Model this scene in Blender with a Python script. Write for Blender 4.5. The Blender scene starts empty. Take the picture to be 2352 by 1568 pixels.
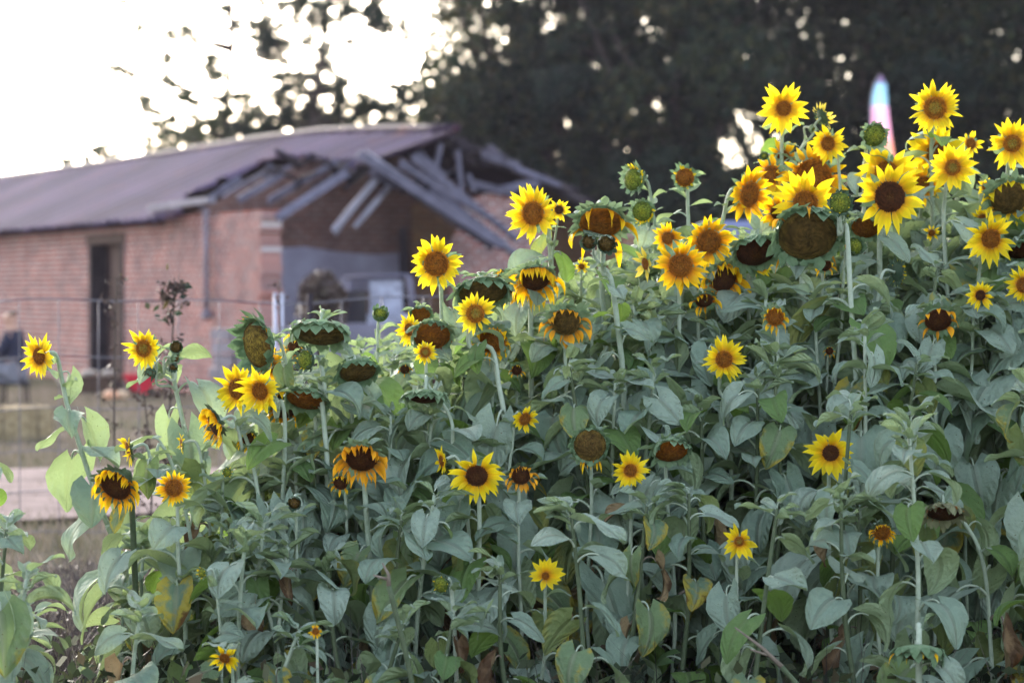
import bpy, math, random
import numpy as np
from mathutils import Vector, Matrix
R = math.radians
scene = bpy.context.scene
COL = scene.collection

# ---------------------------------------------------------------- camera
FP = 5880.0            # focal length in units of a 2352 px wide frame
CX, CY, HOR = 1176.0, 784.0, 670.0
CAMZ = 1.5
PITCH = math.atan((CY-HOR)/FP)
cd = bpy.data.cameras.new('camera')
cam = bpy.data.objects.new('camera', cd); COL.objects.link(cam)
cam.location = (0, 0, CAMZ); cam.rotation_euler = (math.pi/2-PITCH, 0, 0)
cd.lens = 90; cd.sensor_width = 36; cd.clip_start = .1; cd.clip_end = 2000
cd.dof.use_dof = True; cd.dof.focus_distance = 7.9; cd.dof.aperture_fstop = 3.0
scene.camera = cam
# ---------------------------------------------------------------- light
SUN_EL, SUN_AZ = R(17), R(-22)     # low, behind the building to the left
w = bpy.data.worlds.new('World'); scene.world = w; w.use_nodes = True
nt = w.node_tree; nt.nodes.clear()
out = nt.nodes.new('ShaderNodeOutputWorld'); bg = nt.nodes.new('ShaderNodeBackground')
sky = nt.nodes.new('ShaderNodeTexSky'); sky.sky_type = 'NISHITA'; sky.sun_disc = False
sky.sun_elevation = SUN_EL; sky.sun_rotation = SUN_AZ; sky.air_density = 1.0; sky.dust_density = 3.0; sky.ozone_density = 1.0
hs = nt.nodes.new('ShaderNodeHueSaturation'); hs.inputs['Saturation'].default_value = .62
nt.links.new(sky.outputs[0], hs.inputs['Color']); nt.links.new(hs.outputs[0], bg.inputs['Color'])
bg.inputs['Strength'].default_value = .15
nt.links.new(bg.outputs[0], out.inputs['Surface'])
sl = bpy.data.lights.new('sun', 'SUN'); sl.energy = 1.3; sl.angle = R(20); sl.color = (1, .95, .9)
so = bpy.data.objects.new('sun', sl); COL.objects.link(so)
sd = Vector((math.sin(SUN_AZ)*math.cos(SUN_EL), math.cos(SUN_AZ)*math.cos(SUN_EL), math.sin(SUN_EL)))
so.rotation_euler = sd.to_track_quat('Z', 'Y').to_euler(); so.location = (-6, 20, 12)
scene.view_settings.view_transform = 'Standard'; scene.view_settings.look = 'None'
scene.view_settings.exposure = 2.36; scene.view_settings.gamma = 1
scene.cycles.max_bounces = 6; scene.cycles.transmission_bounces = 4; scene.cycles.diffuse_bounces = 3
scene.cycles.use_denoising = True
scene.cycles.sample_clamp_indirect = 6

# ---------------------------------------------------------------- helpers
def ray(px, py):
    u = (px-CX)/FP; v = (CY-py)/FP
    return Vector((u, math.cos(PITCH)+v*math.sin(PITCH), -math.sin(PITCH)+v*math.cos(PITCH)))
CAM = Vector((0, 0, CAMZ))
def P(px, py, d):
    r = ray(px, py); return CAM + r*(d/r.y)
def proj(p):
    q = p-CAM; f = Vector((0, math.cos(PITCH), -math.sin(PITCH))); up = Vector((0, math.sin(PITCH), math.cos(PITCH)))
    z = q.dot(f); return CX+FP*q.x/z, CY-FP*q.dot(up)/z
def onplane(px, py, p0, n):
    r = ray(px, py); return CAM + r*((p0-CAM).dot(n)/r.dot(n))

def tag(o, label=None, cat=None, group=None, kind=None):
    if label: o['label'] = label
    if cat: o['category'] = cat
    if group: o['group'] = group
    if kind: o['kind'] = kind
    return o
def empty(name, loc, label, cat, group=None, kind=None):
    o = bpy.data.objects.new(name, None); COL.objects.link(o); o.location = loc; o.empty_display_size = .1
    return tag(o, label, cat, group, kind)

class MB:
    def __init__(s): s.v = []; s.f = []; s.m = []; s.uv = {}; s.t = []
    def vert(s, p, t=(0, 0, 0)): s.v.append(tuple(p)); s.t.append(t); return len(s.v)-1
    def face(s, idx, mat=0): s.f.append(tuple(idx)); s.m.append(mat)
    def grid(s, rows, mat=0, close=False):
        n = len(rows[0])
        for a, b in zip(rows[:-1], rows[1:]):
            for i in range(n if close else n-1):
                j = (i+1) % n; s.face((a[i], a[j], b[j], b[i]), mat)
    def box(s, c, half, rot=None, mat=0, bev=0):
        c = Vector(c); rot = rot or Matrix.Identity(3); hx, hy, hz = half; ids = []
        for z in (-hz, hz):
            for x, y in ((-hx, -hy), (hx, -hy), (hx, hy), (-hx, hy)): ids.append(s.vert(c+rot@Vector((x, y, z))))
        a = ids
        for q in ((3, 2, 1, 0), (4, 5, 6, 7), (0, 1, 5, 4), (1, 2, 6, 5), (2, 3, 7, 6), (3, 0, 4, 7)): s.face([a[i] for i in q], mat)
    def beam(s, a, b, w, h, mat=0, up=Vector((0, 0, 1))):
        a = Vector(a); b = Vector(b); d = (b-a); L = d.length; d.normalize()
        x = d.cross(up); x = x.normalized() if x.length > 1e-4 else Vector((1, 0, 0)); z = x.cross(d)
        s.box((a+b)/2, (w/2, L/2, h/2), Matrix((x, d, z)).transposed(), mat)
    def tube(s, pts, rad, n=8, mat=0, t=(0, 0, 0), cap=True):
        pts = [Vector(p) for p in pts]; rows = []; prev = None
        for i, p in enumerate(pts):
            d = (pts[min(i+1, len(pts)-1)]-pts[max(i-1, 0)]).normalized()
            if prev is None:
                x = d.cross(Vector((.3, 1, .1))).normalized()
            else: x = (prev-d*prev.dot(d)).normalized()
            prev = x; y = d.cross(x); r = rad[i] if isinstance(rad, (list, tuple)) else rad
            rows.append([s.vert(p+(x*math.cos(2*math.pi*k/n)+y*math.sin(2*math.pi*k/n))*r, t) for k in range(n)])
        s.grid(rows, mat, True)
        if cap: s.face(rows[0][::-1], mat); s.face(rows[-1], mat)
    def build(s, name, mats, parent=None, smooth=True, loc=None, uvs=None):
        me = bpy.data.meshes.new(name); me.from_pydata(s.v, [], s.f)
        for m in (mats if isinstance(mats, (list, tuple)) else [mats]): me.materials.append(m)
        me.polygons.foreach_set('material_index', s.m)
        me.polygons.foreach_set('use_smooth', [smooth]*len(s.f))
        a = me.attributes.new('tint', 'FLOAT_COLOR', 'POINT')
        tt = np.ones((len(s.v), 4), np.float32); tt[:, :3] = np.array(s.t, np.float32); a.data.foreach_set('color', tt.ravel())
        me.update()
        o = bpy.data.objects.new(name, me); COL.objects.link(o)
        if parent: o.parent = parent
        if loc is not None: o.location = loc
        return o

def rawquads(name, verts, nper, mat, parent=None, tint=None):
    """verts (N*nper,3) numpy: one face per nper vertices"""
    N = len(verts)//nper
    me = bpy.data.meshes.new(name); me.vertices.add(len(verts)); me.vertices.foreach_set('co', np.asarray(verts, np.float32).ravel())
    me.loops.add(len(verts)); me.loops.foreach_set('vertex_index', np.arange(len(verts), dtype=np.int32))
    me.polygons.add(N); me.polygons.foreach_set('loop_start', np.arange(0, len(verts), nper, dtype=np.int32))
    me.materials.append(mat)
    if tint is not None:
        a = me.attributes.new('tint', 'FLOAT_COLOR', 'POINT'); tt = np.ones((len(verts), 4), np.float32); tt[:, :3] = tint; a.data.foreach_set('color', tt.ravel())
    me.update(calc_edges=True)
    o = bpy.data.objects.new(name, me); COL.objects.link(o)
    if parent: o.parent = parent
    return o

# ---------------------------------------------------------------- materials
def newmat(name):
    m = bpy.data.materials.new(name); m.use_nodes = True; t = m.node_tree; t.nodes.clear()
    o = t.nodes.new('ShaderNodeOutputMaterial'); return m, t, o
def N(t, k, **kw):
    n = t.nodes.new(k)
    for a, b in kw.items():
        if a in n.inputs: n.inputs[a].default_value = b
        else: setattr(n, a, b)
    return n
def ramp(t, fac, stops):
    n = t.nodes.new('ShaderNodeValToRGB'); e = n.color_ramp.elements
    while len(e) < len(stops): e.new(.5)
    for x, (p, c) in zip(e, stops): x.position = p; x.color = (*c, 1)
    t.links.new(fac, n.inputs[0]); return n.outputs[0]
def mixc(t, fac, a, b, mode='MIX'):
    n = t.nodes.new('ShaderNodeMix'); n.data_type = 'RGBA'; n.blend_type = mode
    for s, v in ((n.inputs[0], fac), (n.inputs[6], a), (n.inputs[7], b)):
        if isinstance(v, bpy.types.NodeSocket): t.links.new(v, s)
        else: s.default_value = v if isinstance(v, (int, float)) else (*v, 1)
    return n.outputs[2]
def math_(t, op, a, b=0, c=None):
    n = t.nodes.new('ShaderNodeMath'); n.operation = op
    for s, v in zip(n.inputs, (a, b) if c is None else (a, b, c)):
        if isinstance(v, bpy.types.NodeSocket): t.links.new(v, s)
        else: s.default_value = v
    return n.outputs[0]
def coords(t, which='Object'): return t.nodes.new('ShaderNodeTexCoord').outputs[which]
def noise(t, vec, scale, detail=3, rough=.6, dist=0):
    n = t.nodes.new('ShaderNodeTexNoise'); n.inputs['Scale'].default_value = scale; n.inputs['Detail'].default_value = detail
    n.inputs['Roughness'].default_value = rough; n.inputs['Distortion'].default_value = dist
    if vec is not None: t.links.new(vec, n.inputs['Vector'])
    return n.outputs[0]
def surf(t, o, col, rough=.7, spec=.3, trans=0, transcol=None, sheen=0, bump=None, bstr=.3, bdist=.01, metal=0):
    b = N(t, 'ShaderNodeBsdfPrincipled'); b.inputs['Roughness'].default_value = rough
    b.inputs['Specular IOR Level'].default_value = spec; b.inputs['Metallic'].default_value = metal
    if sheen: b.inputs['Sheen Weight'].default_value = sheen
    if isinstance(col, bpy.types.NodeSocket): t.links.new(col, b.inputs['Base Color'])
    else: b.inputs['Base Color'].default_value = (*col, 1)
    if bump is not None:
        bn = N(t, 'ShaderNodeBump'); bn.inputs['Strength'].default_value = bstr; bn.inputs['Distance'].default_value = bdist
        t.links.new(bump, bn.inputs['Height']); t.links.new(bn.outputs[0], b.inputs['Normal'])
    s = b.outputs[0]
    if trans:
        tr = N(t, 'ShaderNodeBsdfTranslucent'); c = transcol if transcol is not None else col
        if isinstance(c, bpy.types.NodeSocket): t.links.new(c, tr.inputs[0])
        else: tr.inputs[0].default_value = (*c, 1)
        mx = N(t, 'ShaderNodeMixShader'); mx.inputs[0].default_value = trans
        t.links.new(s, mx.inputs[1]); t.links.new(tr.outputs[0], mx.inputs[2]); s = mx.outputs[0]
    t.links.new(s, o.inputs[0])
def simple(name, col, rough=.7, var=.25, scale=6, spec=.12, metal=0, c2=None, trans=0):
    m, t, o = newmat(name); n = noise(t, coords(t), scale, 4)
    c2 = c2 or tuple(x*(1-var) for x in col)
    c = ramp(t, n, [(.3, c2), (.7, tuple(min(1, x*(1+var*.6)) for x in col))])
    surf(t, o, c, rough, spec, bump=n, bstr=.2, metal=metal, trans=trans); return m

def attr(t, name='tint'):
    a = t.nodes.new('ShaderNodeAttribute'); a.attribute_name = name; s = t.nodes.new('ShaderNodeSeparateColor'); t.links.new(a.outputs['Color'], s.inputs[0]); return s.outputs

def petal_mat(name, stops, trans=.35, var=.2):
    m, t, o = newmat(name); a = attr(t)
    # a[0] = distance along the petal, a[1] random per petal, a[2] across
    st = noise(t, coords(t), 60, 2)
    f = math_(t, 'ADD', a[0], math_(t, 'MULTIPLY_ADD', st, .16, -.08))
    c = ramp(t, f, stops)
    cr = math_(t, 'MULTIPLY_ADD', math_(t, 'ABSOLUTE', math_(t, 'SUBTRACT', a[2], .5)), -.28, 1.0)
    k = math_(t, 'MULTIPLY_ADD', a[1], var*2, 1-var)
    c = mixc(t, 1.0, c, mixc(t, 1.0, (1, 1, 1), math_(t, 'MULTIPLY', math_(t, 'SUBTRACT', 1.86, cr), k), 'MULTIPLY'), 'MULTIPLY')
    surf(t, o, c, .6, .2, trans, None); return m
Y = lambda *a: a
M = {}
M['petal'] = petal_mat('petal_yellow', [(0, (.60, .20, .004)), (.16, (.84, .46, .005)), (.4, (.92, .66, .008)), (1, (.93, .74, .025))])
M['petal_gold'] = petal_mat('petal_golden', [(0, (.50, .11, .003)), (.2, (.84, .34, .003)), (.5, (.92, .53, .005)), (1, (.93, .64, .01))])
M['petal_wilt'] = petal_mat('petal_wilted', [(0, (.42, .16, .03)), (.3, (.80, .33, .015)), (.7, (.88, .42, .01)), (1, (.66, .28, .03))], .25, .25)
M['petal_dry'] = petal_mat('petal_dried', [(0, (.20, .09, .05)), (.4, (.33, .14, .06)), (.8, (.48, .19, .03)), (1, (.30, .14, .08))], .2, .3)
M['petal_pale'] = petal_mat('petal_pale', [(0, (.55, .45, .06)), (.4, (.80, .62, .07)), (1, (.86, .70, .12))])

def disc_mat(name, stops):
    m, t, o = newmat(name); a = attr(t); n = noise(t, coords(t), 150, 3); v = N(t, 'ShaderNodeTexVoronoi'); v.inputs['Scale'].default_value = 210
    t.links.new(coords(t), v.inputs['Vector'])
    f = math_(t, 'ADD', a[0], math_(t, 'MULTIPLY_ADD', n, .24, -.12)); c = ramp(t, f, stops)
    c = mixc(t, math_(t, 'MULTIPLY', v.outputs['Distance'], 1.0), c, tuple(.5*x for x in stops[-1][1]), 'MIX')
    c = mixc(t, 1.0, c, mixc(t, a[1], (.45, .42, .4), (1.6, 1.5, 1.3)), 'MULTIPLY')
    surf(t, o, c, .85, .15, bump=v.outputs['Distance'], bstr=.6, bdist=.004); return m
M['disc_g'] = disc_mat('disc_green_heart', [(0, (.16, .20, .05)), (.42, (.13, .15, .03)), (.6, (.12, .05, .01)), (.85, (.20, .06, .006)), (1, (.45, .16, .006))])
M['disc_b'] = disc_mat('disc_brown', [(0, (.05, .02, .008)), (.16, (.16, .07, .02)), (.40, (.12, .036, .01)), (.72, (.075, .02, .007)), (.88, (.17, .05, .006)), (1, (.42, .15, .006))])
M['disc_d'] = disc_mat('disc_dark', [(0, (.10, .05, .015)), (.4, (.045, .018, .010)), (.8, (.03, .012, .008)), (1, (.10, .03, .006))])
M['disc_s'] = disc_mat('disc_seed', [(0, (.07, .04, .012)), (.35, (.12, .07, .02)), (.7, (.09, .05, .014)), (.9, (.17, .11, .025)), (1, (.12, .09, .03))])
M['disc_o'] = disc_mat('disc_olive', [(0, (.24, .19, .03)), (.7, (.19, .15, .025)), (1, (.10, .05, .015))])
M['disc_y'] = disc_mat('disc_yellow_bud', [(0, (.30, .30, .02)), (.5, (.20, .24, .03)), (1, (.10, .15, .03))])

def green_mat(name, c1, c2, trans=.15, sheen=.0):
    m, t, o = newmat(name); n = noise(t, coords(t), 45, 3); inf = t.nodes.new('ShaderNodeObjectInfo')
    c = ramp(t, math_(t, 'MULTIPLY_ADD', n, .7, math_(t, 'MULTIPLY', inf.outputs['Random'], .3)), [(.25, c1), (.75, c2)])
    surf(t, o, c, .7, .25, trans, sheen=sheen, bump=n, bstr=.3, bdist=.002); return m
M['bract'] = green_mat('bract_green', (.09, .16, .075), (.22, .31, .18), .2)
M['bractdark'] = green_mat('bract_dark_green', (.03, .06, .035), (.085, .13, .075), .12)
M['bractdry'] = green_mat('bract_drying', (.16, .15, .08), (.26, .27, .15), .15)
M['stem'] = green_mat('stem_pale', (.24, .30, .21), (.46, .52, .42), .05)
M['stemdark'] = green_mat('stem_dark', (.06, .085, .045), (.13, .16, .09), .05)
M['stemdry'] = green_mat('stem_dry', (.13, .10, .075), (.30, .25, .21), .0)

def leaf_mat(name, base1, base2, back, vein, yellow=None, ythr=.62, trans=.28, tc=(.24, .34, .07)):
    m, t, o = newmat(name); a = attr(t)   # a0 = along, a1 = |across| , a2 = vein mask
    inf = t.nodes.new('ShaderNodeObjectInfo'); rnd = inf.outputs['Random']
    oc = coords(t)
    off = t.nodes.new('ShaderNodeVectorMath'); off.operation = 'ADD'; t.links.new(oc, off.inputs[0])
    cb = t.nodes.new('ShaderNodeCombineXYZ'); t.links.new(math_(t, 'MULTIPLY', rnd, 37), cb.inputs[0]); t.links.new(cb.outputs[0], off.inputs[1])
    n = noise(t, off.outputs[0], 3.2, 4, .6)
    c = mixc(t, rnd, base1, base2)
    c = mixc(t, math_(t, 'MULTIPLY_ADD', n, 1.4, -.45), c, mixc(t, 1.0, c, (1.5, 1.42, 1.35), 'MULTIPLY'))
    c = mixc(t, math_(t, 'MULTIPLY', a[2], .75), c, vein)
    if yellow:
        e = math_(t, 'ADD', math_(t, 'MULTIPLY', a[1], .28), math_(t, 'MULTIPLY', a[0], .25))
        f = math_(t, 'ADD', n, e); rr = math_(t, 'MULTIPLY_ADD', rnd, .35, ythr)
        s = math_(t, 'MULTIPLY', math_(t, 'SUBTRACT', f, rr), 6.0); s = N(t, 'ShaderNodeClamp').outputs[0] if False else s
        cl = t.nodes.new('ShaderNodeClamp'); t.links.new(s, cl.inputs[0])
        c = mixc(t, cl.outputs[0], c, yellow)
        cl2 = t.nodes.new('ShaderNodeClamp'); t.links.new(math_(t, 'MULTIPLY', math_(t, 'SUBTRACT', f, math_(t, 'ADD', rr, .28)), 9.0), cl2.inputs[0])
        c = mixc(t, cl2.outputs[0], c, (.12, .05, .02))
    geo = t.nodes.new('ShaderNodeNewGeometry')
    c = mixc(t, math_(t, 'MULTIPLY', geo.outputs['Backfacing'], .7), c, back)
    fine = noise(t, oc, 60, 2)
    sp = t.nodes.new('ShaderNodeTexVoronoi'); sp.inputs['Scale'].default_value = 9; t.links.new(off.outputs[0], sp.inputs['Vector'])
    cl3 = t.nodes.new('ShaderNodeClamp'); t.links.new(math_(t, 'MULTIPLY', math_(t, 'SUBTRACT', math_(t, 'MULTIPLY', n, .22), sp.outputs['Distance']), 30.0), cl3.inputs[0])
    c = mixc(t, math_(t, 'MULTIPLY', cl3.outputs[0], math_(t, 'GREATER_THAN', rnd, .45)), c, (.09, .06, .03))
    surf(t, o, c, .75, .2, trans, mixc(t, .5, c, tc), sheen=.0, bump=math_(t, 'ADD', math_(t, 'MULTIPLY', n, 1.2), math_(t, 'MULTIPLY', a[2], .7)), bstr=.6, bdist=.03); return m
M['leaf'] = leaf_mat('leaf_dusty_green', (.175, .25, .19), (.29, .365, .30), (.30, .38, .21), (.27, .31, .24))
M['leafy'] = leaf_mat('leaf_yellowing', (.12, .185, .13), (.18, .25, .09), (.22, .26, .10), (.27, .30, .2), (.36, .29, .05), .62)
M['leafg'] = leaf_mat('leaf_fresh_green', (.11, .19, .08), (.15, .24, .07), (.14, .21, .06), (.2, .28, .12), None, trans=.4, tc=(.2, .36, .03))
M['leafdry'] = leaf_mat('leaf_dried', (.20, .12, .07), (.34, .24, .13), (.3, .22, .12), (.3, .22, .15), (.12, .07, .04), .5, .15, (.3, .2, .1))
M['leaftop'] = leaf_mat('leaf_young', (.21, .29, .21), (.31, .38, .32), (.28, .37, .2), (.3, .34, .26), trans=.32)
# ================================================================ setting
def ground_mat():
    m, t, o = newmat('dry_grass_ground'); c = coords(t)
    n1 = noise(t, c, .16, 4, .6, .5); n2 = noise(t, c, 1.6, 5, .7); n3 = noise(t, c, 22, 3, .7)
    a = ramp(t, n1, [(.40, (.10, .105, .07)), (.52, (.15, .125, .105)), (.66, (.20, .16, .145))])
    b = mixc(t, math_(t, 'MULTIPLY', n2, .55), a, (.10, .085, .06))
    col = mixc(t, math_(t, 'MULTIPLY', n3, .35), b, (.22, .19, .16))
    surf(t, o, col, 1, 0, bump=n3, bstr=.6, bdist=.05); return m
g = MB(); rows = []
xs = [-400, -200, -60, -30]+[-20+i*1.0 for i in range(41)]+[30, 60, 200, 400]; ys = [-60, -30, -5]+[i*1.0 for i in range(0, 70)]+[80, 120, 300, 500]
rg = random.Random(5)
for y in ys: rows.append([g.vert((x, y, rg.uniform(-.03, .03) if 5 < y < 68 and abs(x) < 25 else 0)) for x in xs])
g.grid(rows); tag(g.build('ground', ground_mat()), kind='structure')
pm = simple('tan_dirt', (.27, .22, .21), 1, .35, 1.6, spec=0)
g = MB(); rows = []
for i in range(40):
    x = -22+i*.9; yy = 18.9+.25*math.sin(i*.9)+.02*x; rows.append([g.vert((x, yy-2.2-.4*math.sin(i*1.3), .045)), g.vert((x, yy, .055)), g.vert((x, yy+2.0+.5*math.sin(i*.7), .045))])
g.grid(rows); tag(g.build('dirt_track', pm), kind='structure')
soil = simple('dark_soil', (.045, .036, .03), 1, .4, 5, spec=0)
g = MB(); rows = []
for i in range(24):
    x = -1.9+i*.5; y0 = 5.6; y1 = 9.6+max(0, x+1.9)*.45+.15*math.sin(i*1.7); rows.append([g.vert((x, y0, .05)), g.vert((x, y1, .055))])
g.grid(rows); tag(g.build('flower_bed_soil', soil), kind='structure')

# ---------------- the brick building
C0 = Vector((-3.47, 35.0, 0)); AX = Vector((-.443, .8964, 0)).normalized(); NX = Vector((.8964, .443, 0)).normalized(); UP = Vector((0, 0, 1))
EAVE = 2.66; RW = 3.0; LEN = 26.0
def BP(a, w, z): return C0+AX*a+NX*w+UP*z     # a along the wall away from us, w across, z up
fw = lambda px, py: onplane(px, py, C0, NX)
gp = lambda px, py, off=0: onplane(px, py, C0+AX*off, AX)
rn = (UP*RW-NX*1.47).normalized()
rp = lambda px, py, off=0: onplane(px, py, BP(0, 0, EAVE)+rn*off, rn)

def brick_mat(name, c1, c2, mortar, dark=1.0):
    m, t, o = newmat(name); uv = coords(t, 'UV'); b = N(t, 'ShaderNodeTexBrick')
    t.links.new(uv, b.inputs['Vector']); b.inputs['Scale'].default_value = 1; b.inputs['Brick Width'].default_value = .24; b.inputs['Row Height'].default_value = .085
    b.inputs['Mortar Size'].default_value = .012; b.inputs['Mortar Smooth'].default_value = .3; b.inputs['Bias'].default_value = -.1
    b.inputs['Color1'].default_value = (*c1, 1); b.inputs['Color2'].default_value = (*c2, 1); b.inputs['Mortar'].default_value = (*mortar, 1)
    n = noise(t, uv, .7, 5, .65); n2 = noise(t, uv, 2.2, 6, .8)
    c = mixc(t, math_(t, 'MULTIPLY_ADD', n, 1.3, -.45), b.outputs['Color'], mixc(t, b.outputs['Fac'], (.22, .13, .12), (.34, .28, .30)))
    cz = t.nodes.new('ShaderNodeClamp'); t.links.new(math_(t, 'MULTIPLY_ADD', n2, 3.2, -1.4), cz.inputs[0]); c = mixc(t, cz.outputs[0], c, mixc(t, 1.0, c, (.42, .36, .42), 'MULTIPLY'))
    surf(t, o, c, .95, .05, bump=b.outputs['Fac'], bstr=-.5, bdist=.01); return m
M['brick'] = brick_mat('old_red_brick', (.40, .135, .105), (.20, .11, .11), (.60, .52, .51))
M['brickdark'] = brick_mat('sooty_brick', (.19, .085, .065), (.12, .07, .06), (.22, .16, .14))  # indoor shade is worked into this darker brick colour
M['brickochre'] = brick_mat('ochre_brick', (.30, .15, .07), (.24, .14, .08), (.3, .22, .15))
M['plaster'] = simple('grey_plaster', (.36, .35, .46), .9, .25, 1.2, c2=(.20, .18, .25))
M['wood'] = simple('weathered_board', (.14, .13, .18), .85, .35, 5)
M['woodpale'] = simple('pale_board', (.25, .24, .30), .8, .3, 5)
M['wooddark'] = simple('dark_board', (.038, .03, .038), .9, .5, 4)
M['doorwood'] = simple('brown_door_wood', (.062, .036, .036), .8, .4, 4)

def uvquad(me_o, fn):
    me = me_o.data; l = me.uv_layers.new(name='UVMap')
    for p in me.polygons:
        for li in p.loop_indices: l.data[li].uv = fn(me.vertices[me.loops[li].vertex_index].co)
bld = empty('brick_building', BP(0, 0, 0), 'long low old brick building with purple grey tin roof, its near end fallen in', 'building')
BI = Matrix.Translation(-BP(0, 0, 0))
rpj = random.Random(99)
def part(mb, name, mat, parent=None, smooth=False, wall=None):
    if name in ('rafter', 'hanging_rafter', 'fallen_roof_beam', 'splintered_batten', 'loose_board'): mb.v = [tuple(c_+rpj.uniform(-.035, .035) for c_ in v_) for v_ in mb.v]
    o = mb.build(name, mat, None, smooth)
    o.data.transform(BI) if (parent or bld) is bld else o.data.transform(BI)
    o.parent = parent or bld
    if wall == 'a': uvquad(o, lambda c: (c.dot(AX), c.z))
    if wall == 'w': uvquad(o, lambda c: (c.dot(NX), c.z))
    return o
def slab(mb, f, u0, u1, v0, v1, th, un, vn, tn, base, nu=1, nv=1, jag=None):
    pass
def wallbox(mb, a0, a1, z0, z1, w0=0, w1=.3):
    c = BP((a0+a1)/2, (w0+w1)/2, (z0+z1)/2); mb.box(c, (abs(a1-a0)/2, abs(w1-w0)/2, (z1-z0)/2), Matrix((AX, NX, UP)).transposed())
# a-coordinates of the door from the picture
aof = lambda p: (p-C0).dot(AX)
d0, d1 = aof(fw(284, 700)), aof(fw(207, 700)); zt = fw(245, 560).z
mb = MB(); wallbox(mb, 0, d0, 0, EAVE-.04); wallbox(mb, d1, LEN, 0, EAVE-.04); wallbox(mb, d0, d1, zt, EAVE-.04)
wallo = part(mb, 'wall', M['brick'], wall='a')
# ragged quoin at the broken corner
mb = MB(); rq = random.Random(3)
for k in range(18):
    z0 = k*.145; L = rq.uniform(.04, .16); wallbox(mb, -L, 0, z0, z0+.142, -.004, .3)
part(mb, 'broken_corner', M['brick'], wall='a')
mb = MB(); wallbox(mb, d0-.12, d1+.12, zt, zt+.16, -.03, .2); part(mb, 'lintel', M['doorwood'])
mb = MB(); wallbox(mb, d0-.02, d0+.08, 0, zt, -.02, .31); wallbox(mb, d1-.09, d1+.02, 0, zt, -.02, .31); part(mb, 'door_frame', M['wooddark'])
mid = d0+(d1-d0)*.52
dr = MB(); wallbox(dr, d0+.08, mid, .1, zt, .1, .15)
for k in range(5): a = d0+.1+(mid-d0-.12)*k/5; wallbox(dr, a, a+(mid-d0-.12)/5-.02, .12, zt-.02, .085, .1)
dro = part(dr, 'door', M['doorwood']); 
mb = MB(); wallbox(mb, mid-.1, mid-.06, 1.0, 1.12, .05, .085); part(mb, 'handle', M['wooddark'], dro)
mb = MB(); wallbox(mb, mid, d1-.09, .1, zt, .26, .29); part(mb, 'inner_door', M['doorwood'])
mb = MB(); wallbox(mb, d0-.1, d1+.25, 0, .13, -.5, .3); part(mb, 'doorstep', simple('pale_stone', (.42, .36, .32), .9, .3, 3))
# downpipe
mb = MB(); p0 = fw(485, 478); p1 = fw(487, 712); off = -NX*.08
mb.tube([p0+off, (p0+p1)/2+off, p1+off], .045, 8); mb.tube([p1+off, p1+off-UP*.08, p1+off-UP*.14], [.06, .11, .03], 8); part(mb, 'downpipe', simple('galvanised_grey', (.23, .20, .25), .5, .2, 4), smooth=True)
# roof : corrugated sheet, cut away round the fallen part
def roof_mat():
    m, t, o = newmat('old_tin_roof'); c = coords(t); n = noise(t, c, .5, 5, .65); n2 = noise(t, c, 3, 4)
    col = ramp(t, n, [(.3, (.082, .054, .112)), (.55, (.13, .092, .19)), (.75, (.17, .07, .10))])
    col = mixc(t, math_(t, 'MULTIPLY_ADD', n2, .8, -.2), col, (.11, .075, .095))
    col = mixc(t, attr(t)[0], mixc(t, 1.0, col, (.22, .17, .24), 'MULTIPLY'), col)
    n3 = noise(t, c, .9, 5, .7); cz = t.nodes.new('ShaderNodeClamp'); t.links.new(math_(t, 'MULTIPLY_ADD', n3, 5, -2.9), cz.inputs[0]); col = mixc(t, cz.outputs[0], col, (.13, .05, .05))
    surf(t, o, col, .75, .15, bump=n2, bstr=.2); return m
M['tin'] = roof_mat()
def inpoly(x, y, poly):
    c = False
    for (x0, y0), (x1, y1) in zip(poly, poly[1:]+poly[:1]):
        if (y0 > y) != (y1 > y) and x < (x1-x0)*(y-y0)/(y1-y0)+x0: c = not c
    return c
hole = [(408, 474), (440, 448), (505, 410), (560, 385), (640, 350), (700, 342), (800, 350), (873, 371), (905, 392), (938, 378), (985, 348), (1032, 296), (1300, 280), (1300, 900), (408, 900)]
holeP = []
for p in hole:
    q = rp(*p); holeP.append((aof(q), (q-C0).dot(NX)))
slope = 1.47/RW
RIDGE = sorted((aof(q), q.z-.13) for q in [onplane(px, py, C0+NX*RW, NX) for px, py in [(1034, 293), (900, 292), (748, 297), (660, 306), (545, 323), (387, 350), (189, 378), (88, 394), (0, 404)]])
def roofz(a, w): return EAVE+(float(np.interp(a, [r_[0] for r_ in RIDGE], [r_[1] for r_ in RIDGE]))-EAVE)/RW*w
mb = MB(); da = .045; na = int((LEN+.05)/da); wsn = 22; rows = []
rj = random.Random(8); eavej = [rj.uniform(-.04, .04) for _ in range(60)]
for i in range(na+1):
    a = -.02+i*da; h = .04*math.cos(2*math.pi*a/.36); e = -.34+eavej[int(i*da/.85) % 60]
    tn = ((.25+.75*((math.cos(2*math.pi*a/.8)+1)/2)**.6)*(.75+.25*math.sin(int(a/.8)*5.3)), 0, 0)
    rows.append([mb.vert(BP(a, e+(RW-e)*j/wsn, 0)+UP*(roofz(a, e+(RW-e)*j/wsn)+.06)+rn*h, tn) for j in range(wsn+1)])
for i in range(na):
    a = -.02+(i+.5)*da
    for j in range(wsn):
        w_ = -.34+(RW+.34)*(j+.5)/wsn
        if not inpoly(a, w_, holeP): mb.face((rows[i][j], rows[i+1][j], rows[i+1][j+1], rows[i][j+1]))
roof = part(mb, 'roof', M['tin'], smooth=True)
mb = MB(); rows = []   # far slope
for i in range(int(LEN/.5)):
    a = 1.2+i*.5; rows.append([mb.vert(BP(a, RW, roofz(a, RW)+.06)), mb.vert(BP(a, 2*RW+.3, EAVE-.12))])
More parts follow.
